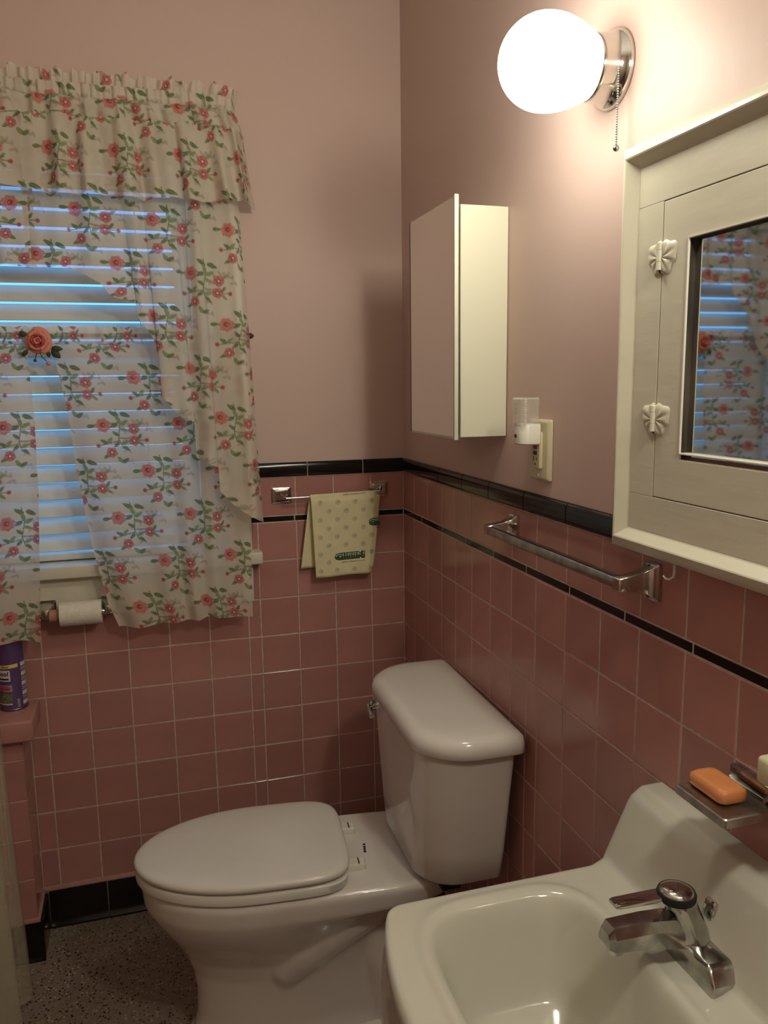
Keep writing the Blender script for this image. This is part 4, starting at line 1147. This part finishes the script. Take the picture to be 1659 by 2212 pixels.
ct = thing('cleaning_cloth', 'yellow printed cleaning cloth draped over the small towel rail', 'cloth', (-.19, -.04, .945))
def front_y(x, z): return -.0465 - .006 * (1.18 - z) / .24 + .0018 * math.sin(x * 38 + z * 9)
nu, nv = 40, 60; vs, fs = [], []
for i in range(nu + 1):
    s = i / nu
    for j in range(nv + 1):
        v = j / nv
        if v < .52:      # front sheet, bottom to rod
            q = v / .52; z_ = (.947 - .0012 * math.sin(s * 7)) + (1.1785 - .947) * q + .004 * (s - .5) * q
            xl = -.2775 - .008 * q; xr = -.1140 + .0335 * q ** .7
            x_ = xl + (xr - xl) * s; y_ = front_y(x_, z_)
            if q > .93: y_ = y_ + (q - .93) / .07 * .006
            if s > .9: y_ += (s - .9) * .08
        elif v < .58:
            q = (v - .52) / .06; a = PI * q; x_ = -.2855 + (-.0805 + .2855) * s
            y_ = -.036 - .0062 * math.cos(a); z_ = 1.1785 + .0035 * math.sin(a) + .004 * (s - .5)
        else:            # back sheet
            q = (v - .58) / .42; z_ = 1.178 + (.970 - 1.178) * q + .004 * (s - .5) * (1 - q)
            xl = -.2855 - .029 * q; xr = -.0805 - .06 * q
            x_ = xl + (xr - xl) * s; y_ = -.0295 + .004 * q - .0012 * math.sin(x_ * 50)
        vs.append((x_, y_, z_))
for i in range(nu):
    for j in range(nv):
        c = i * (nv + 1) + j; fs.append((c, c + 1, c + nv + 2, c + nv + 1))
me = mesh('cloth_sheet', vs, fs, CLOTH, True)
sheet = obj('cloth_sheet', me, ct)
sd = sheet.modifiers.new('thickness', 'SOLIDIFY'); sd.thickness = .0006
def cloth_text(body, xl, zl, width, height, material, lift, bold=0.0, squash=None, clip_x=None, size=.01, slope=.035):
    me_ = text_mesh(body, size, bold)
    co = np.array([v.co[:] for v in me_.vertices])
    mn, mx = co.min(0), co.max(0)
    fx = width / (mx[0] - mn[0]); fz = height / (mx[1] - mn[1])
    for v, c in zip(me_.vertices, co):
        x_ = xl + (c[0] - mn[0]) * fx; z_ = zl + (c[1] - mn[1]) * fz + slope * (c[0] - mn[0]) * fx
        if clip_x and x_ > clip_x: x_ = clip_x
        v.co = (x_, front_y(x_, z_) - lift, z_)
    me_.materials.append(material); me_.update()
    return obj('printed_lettering', me_, sheet)
def cpix(px, pz):
    """Cloth print layout: crop position -> place on the front sheet."""
    return (-.2855 + (px - 170) * (.2050 / 1270), 1.1815 - (pz - 190) * (.2345 / 1500))
x0, z0 = cpix(560, 1412)
cloth_text('CLEEN', x0, z0, .0885, .0215, PRINT_DARK, .0008, .0016)
cloth_text('CLEEN', x0 + .0022, z0 + .0022, .0841, .0171, PRINT_LIGHT, .0011, .0003)
# lower half of the letters darker green: a second, squat copy
g_ = cloth_text('CLEEN', x0 + .0022, z0 + .0022, .0841, .0171, PRINT_GREEN, .0014, .0003)
bm = bmesh.new(); bm.from_mesh(g_.data)
bmesh.ops.bisect_plane(bm, geom=list(bm.verts) + list(bm.edges) + list(bm.faces), plane_co=(x0 + .0022, 0, z0 + .0022 + .0090), plane_no=(-.035, 0, 1), clear_outer=True)
bm.to_mesh(g_.data); bm.free()
xs, zs = cpix(690, 1458); cloth_text('GREEN CLEANING CLOTH', xs, zs, .0680, .0030, PRINT_DARK, .0008, .0002)
xs, zs = cpix(735, 222); cloth_text('GREEN CLEANING CLOTH', xs, zs, .0660, .0030, PRINT_DARK, .0008, .0002)
x0, z0 = cpix(1190, 808)
cloth_text('CL', x0, z0, .0330, .0215, PRINT_DARK, .0008, .0016)
cloth_text('CL', x0 + .0022, z0 + .0022, .0290, .0171, PRINT_LIGHT, .0011, .0003)
g_ = cloth_text('CL', x0 + .0022, z0 + .0022, .0290, .0171, PRINT_GREEN, .0014, .0003)
bm = bmesh.new(); bm.from_mesh(g_.data)
bmesh.ops.bisect_plane(bm, geom=list(bm.verts) + list(bm.edges) + list(bm.faces), plane_co=(x0, 0, z0 + .0115), plane_no=(-.035, 0, 1), clear_outer=True)
bm.to_mesh(g_.data); bm.free()
xs, zs = cpix(1325, 855); cloth_text('GRE', xs, zs, .0095, .0028, PRINT_DARK, .0008, .0002)
icons = [(345, (335, 645, 953, 1257)), (503, (485, 793, 1100)), (660, (325, 633, 940)), (818, (475, 783, 1090)), (972, (318, 622, 930, 1240)), (1128, (465, 770, 1080)), (1283, (312, 1232)), (1437, (457,)), (1585, (308, 600, 912, 1223))]
for rz_, xs_ in icons:
    for px_ in xs_:
        cx_, cz_ = cpix(px_, rz_); b = MB(); n = 22
        for r0, r1, a0, a1 in ((.0056, .0065, .15, 6.10), (.0020, .0032, .9, 5.6)):
            vs_, fs_ = [], []
            for k in range(n + 1):
                a = a0 + (a1 - a0) * k / n
                for r_ in (r0, r1):
                    x_, z_ = cx_ + r_ * math.cos(a), cz_ + r_ * math.sin(a); vs_.append((x_, front_y(x_, z_) - .0008, z_))
            fs_ = [(2 * k, 2 * k + 1, 2 * k + 3, 2 * k + 2) for k in range(n)]; b.add(vs_, fs_)
        vs_ = [(cx_ + a, front_y(cx_ + a, cz_ + c) - .0008, cz_ + c) for a, c in ((.001, -.0015), (.0055, .0012), (.0058, .0034), (.0008, .0006))]
        b.add(vs_, [(0, 1, 2, 3)]); b.build('printed_emblem', PRINT_ICON, sheet, 0)

# ================================================================== SPRAY CAN
cx_, cy_, cz_, cr_ = -1.0815, -.042, .667, .0325
t = thing('spray_can', 'purple spray can with printed label on the tiled ledge', 'spray can', (cx_, cy_, cz_))
b = MB(); b.lathe([(0, .029), (.0008, cr_ + .0006), (.004, cr_ + .0008), (.006, cr_), (.180, cr_), (.186, .031), (.196, .024), (.198, .022)], (cx_, cy_, cz_), 'z', 48); bd = b.build('can_body', PURPLE, t, 40)
b = MB(); b.lathe([(-.0002, cr_ - .001), (.0006, cr_ + .0012), (.0035, cr_ + .0014), (.005, cr_ + .0004)], (cx_, cy_, cz_), 'z', 48, False, False); b.build('bottom_rim', STEEL, bd)
b = MB(); b.lathe([(.196, .0235), (.200, .024), (.238, .022), (.244, .016), (.245, .001)], (cx_, cy_, cz_), 'z', 32); b.build('cap', PURPLE, t, 40)
VIEW = math.atan2(-2.224 - cy_, -.722 - cx_)
def can_patch(name, d0, d1, z0_, z1_, material, lift=.0003, skew=0.0):
    n = max(4, int(abs(d1 - d0) / 5)); vs_ = []
    for k in range(n + 1):
        a = VIEW + math.radians(d0 + (d1 - d0) * k / n); q = k / n
        for zz in (z0_, z1_):
            vs_.append((cx_ + (cr_ + lift) * math.cos(a), cy_ + (cr_ + lift) * math.sin(a), cz_ + zz + skew * q))
    return obj(name, mesh(name, vs_, [(2 * k, 2 * k + 2, 2 * k + 3, 2 * k + 1) for k in range(n)], material, True), bd)
def can_text(body, d_right, z0_, height, width, material, lift=.0007, bold=.0, shear=0.0, align_right=True):
    me_ = text_mesh(body, .01, bold, shear=shear)
    co = np.array([v.co[:] for v in me_.vertices]); mn, mx = co.min(0), co.max(0)
    for v, c in zip(me_.vertices, co):
        arc = (mx[0] - c[0]) / (mx[0] - mn[0]) * width
        a = VIEW + math.radians(d_right) - arc / cr_
        v.co = (cx_ + (cr_ + lift) * math.cos(a), cy_ + (cr_ + lift) * math.sin(a), cz_ + z0_ + (c[1] - mn[1]) / (mx[1] - mn[1]) * height)
    me_.materials.append(material); me_.update()
    return obj('printed_lettering', me_, bd)
can_patch('yellow_band', -75, 28, .112, .1215, YELLOW, skew=.003)
can_text('VIRUS*', -9, .1150, .0055, .020, LABEL_BLACK, bold=.0003)
can_patch('name_panel', -85, -7, .080, .109, LABEL_WHITE)
can_text('Lysol', -13, .0905, .0155, .034, LABEL_BLACK, bold=.0002, shear=.15)
can_patch('name_underline', -85, -14, .0835, .0880, LABEL_BLACK, .0006)
can_patch('red_stripe', -85, -12, .0545, .0625, LABEL_RED, skew=.001); can_patch('red_stripe', -85, -20, .0640, .0670, LABEL_RED)
can_patch('white_glow', -85, -2, .0525, .0700, LABEL_PALE, .0002); can_patch('flower_picture', -85, -4, .022, .048, LABEL_GREEN)
can_patch('white_strip', -85, -6, .0170, .0205, LABEL_WHITE); can_patch('pale_block', 14, 27, .0085, .031, LABEL_PALE)
for k in range(9): can_patch('fine_print', 41, 78, .012 + .0128 * k, .0225 + .0128 * k, LABEL_PALE if k % 2 else LABEL_WHITE)

# ================================================================== SHOWER CURTAIN
t = thing('shower_curtain', 'cloudy clear vinyl shower curtain at the lower left edge', 'shower curtain', (-1.10, -.5, .02))
nu, nv = 120, 60; vs, fs = [], []
for i in range(nu + 1):
    s = i / nu
    for j in range(nv + 1):
        v = j / nv; z_ = 1.93 + (.03 - 1.93) * v
        y_ = -.275 - .62 * s - .02 * v * math.sin(s * 20)
        x_ = -1.112 + .014 * v + (.014 + .020 * v) * math.sin(s * 44 + .6 * math.sin(v * 3)) + .012 * math.sin(s * 17 + 2) * v + .004 * v
        if s < .03: x_ = x_ * .0 + (-1.104 + .022 * v + .002 * math.sin(v * 9))
        vs.append((x_, y_, z_))
for i in range(nu):
    for j in range(nv):
        c = i * (nv + 1) + j; fs.append((c, c + 1, c + nv + 2, c + nv + 1))
obj('vinyl_sheet', mesh('vinyl_sheet', vs, fs, VINYL, True), t)
b = MB(); b.tube([(-1.10, F, 1.955), (-1.10, YF, 1.955)], .0125, 14); r_ = b.build('shower_rod', CHROME, None); tag(r_, 'chrome shower curtain rod high on the left', 'curtain rod')
for k in range(8):
    b = MB(); yy = -.29 - .085 * k
    b.tube([(-1.10 + .017 * math.cos(q), yy, 1.951 + .021 * math.sin(q)) for q in [2 * PI * i / 14 for i in range(15)]], .0018, 6); b.build('ring', CHROME, t)
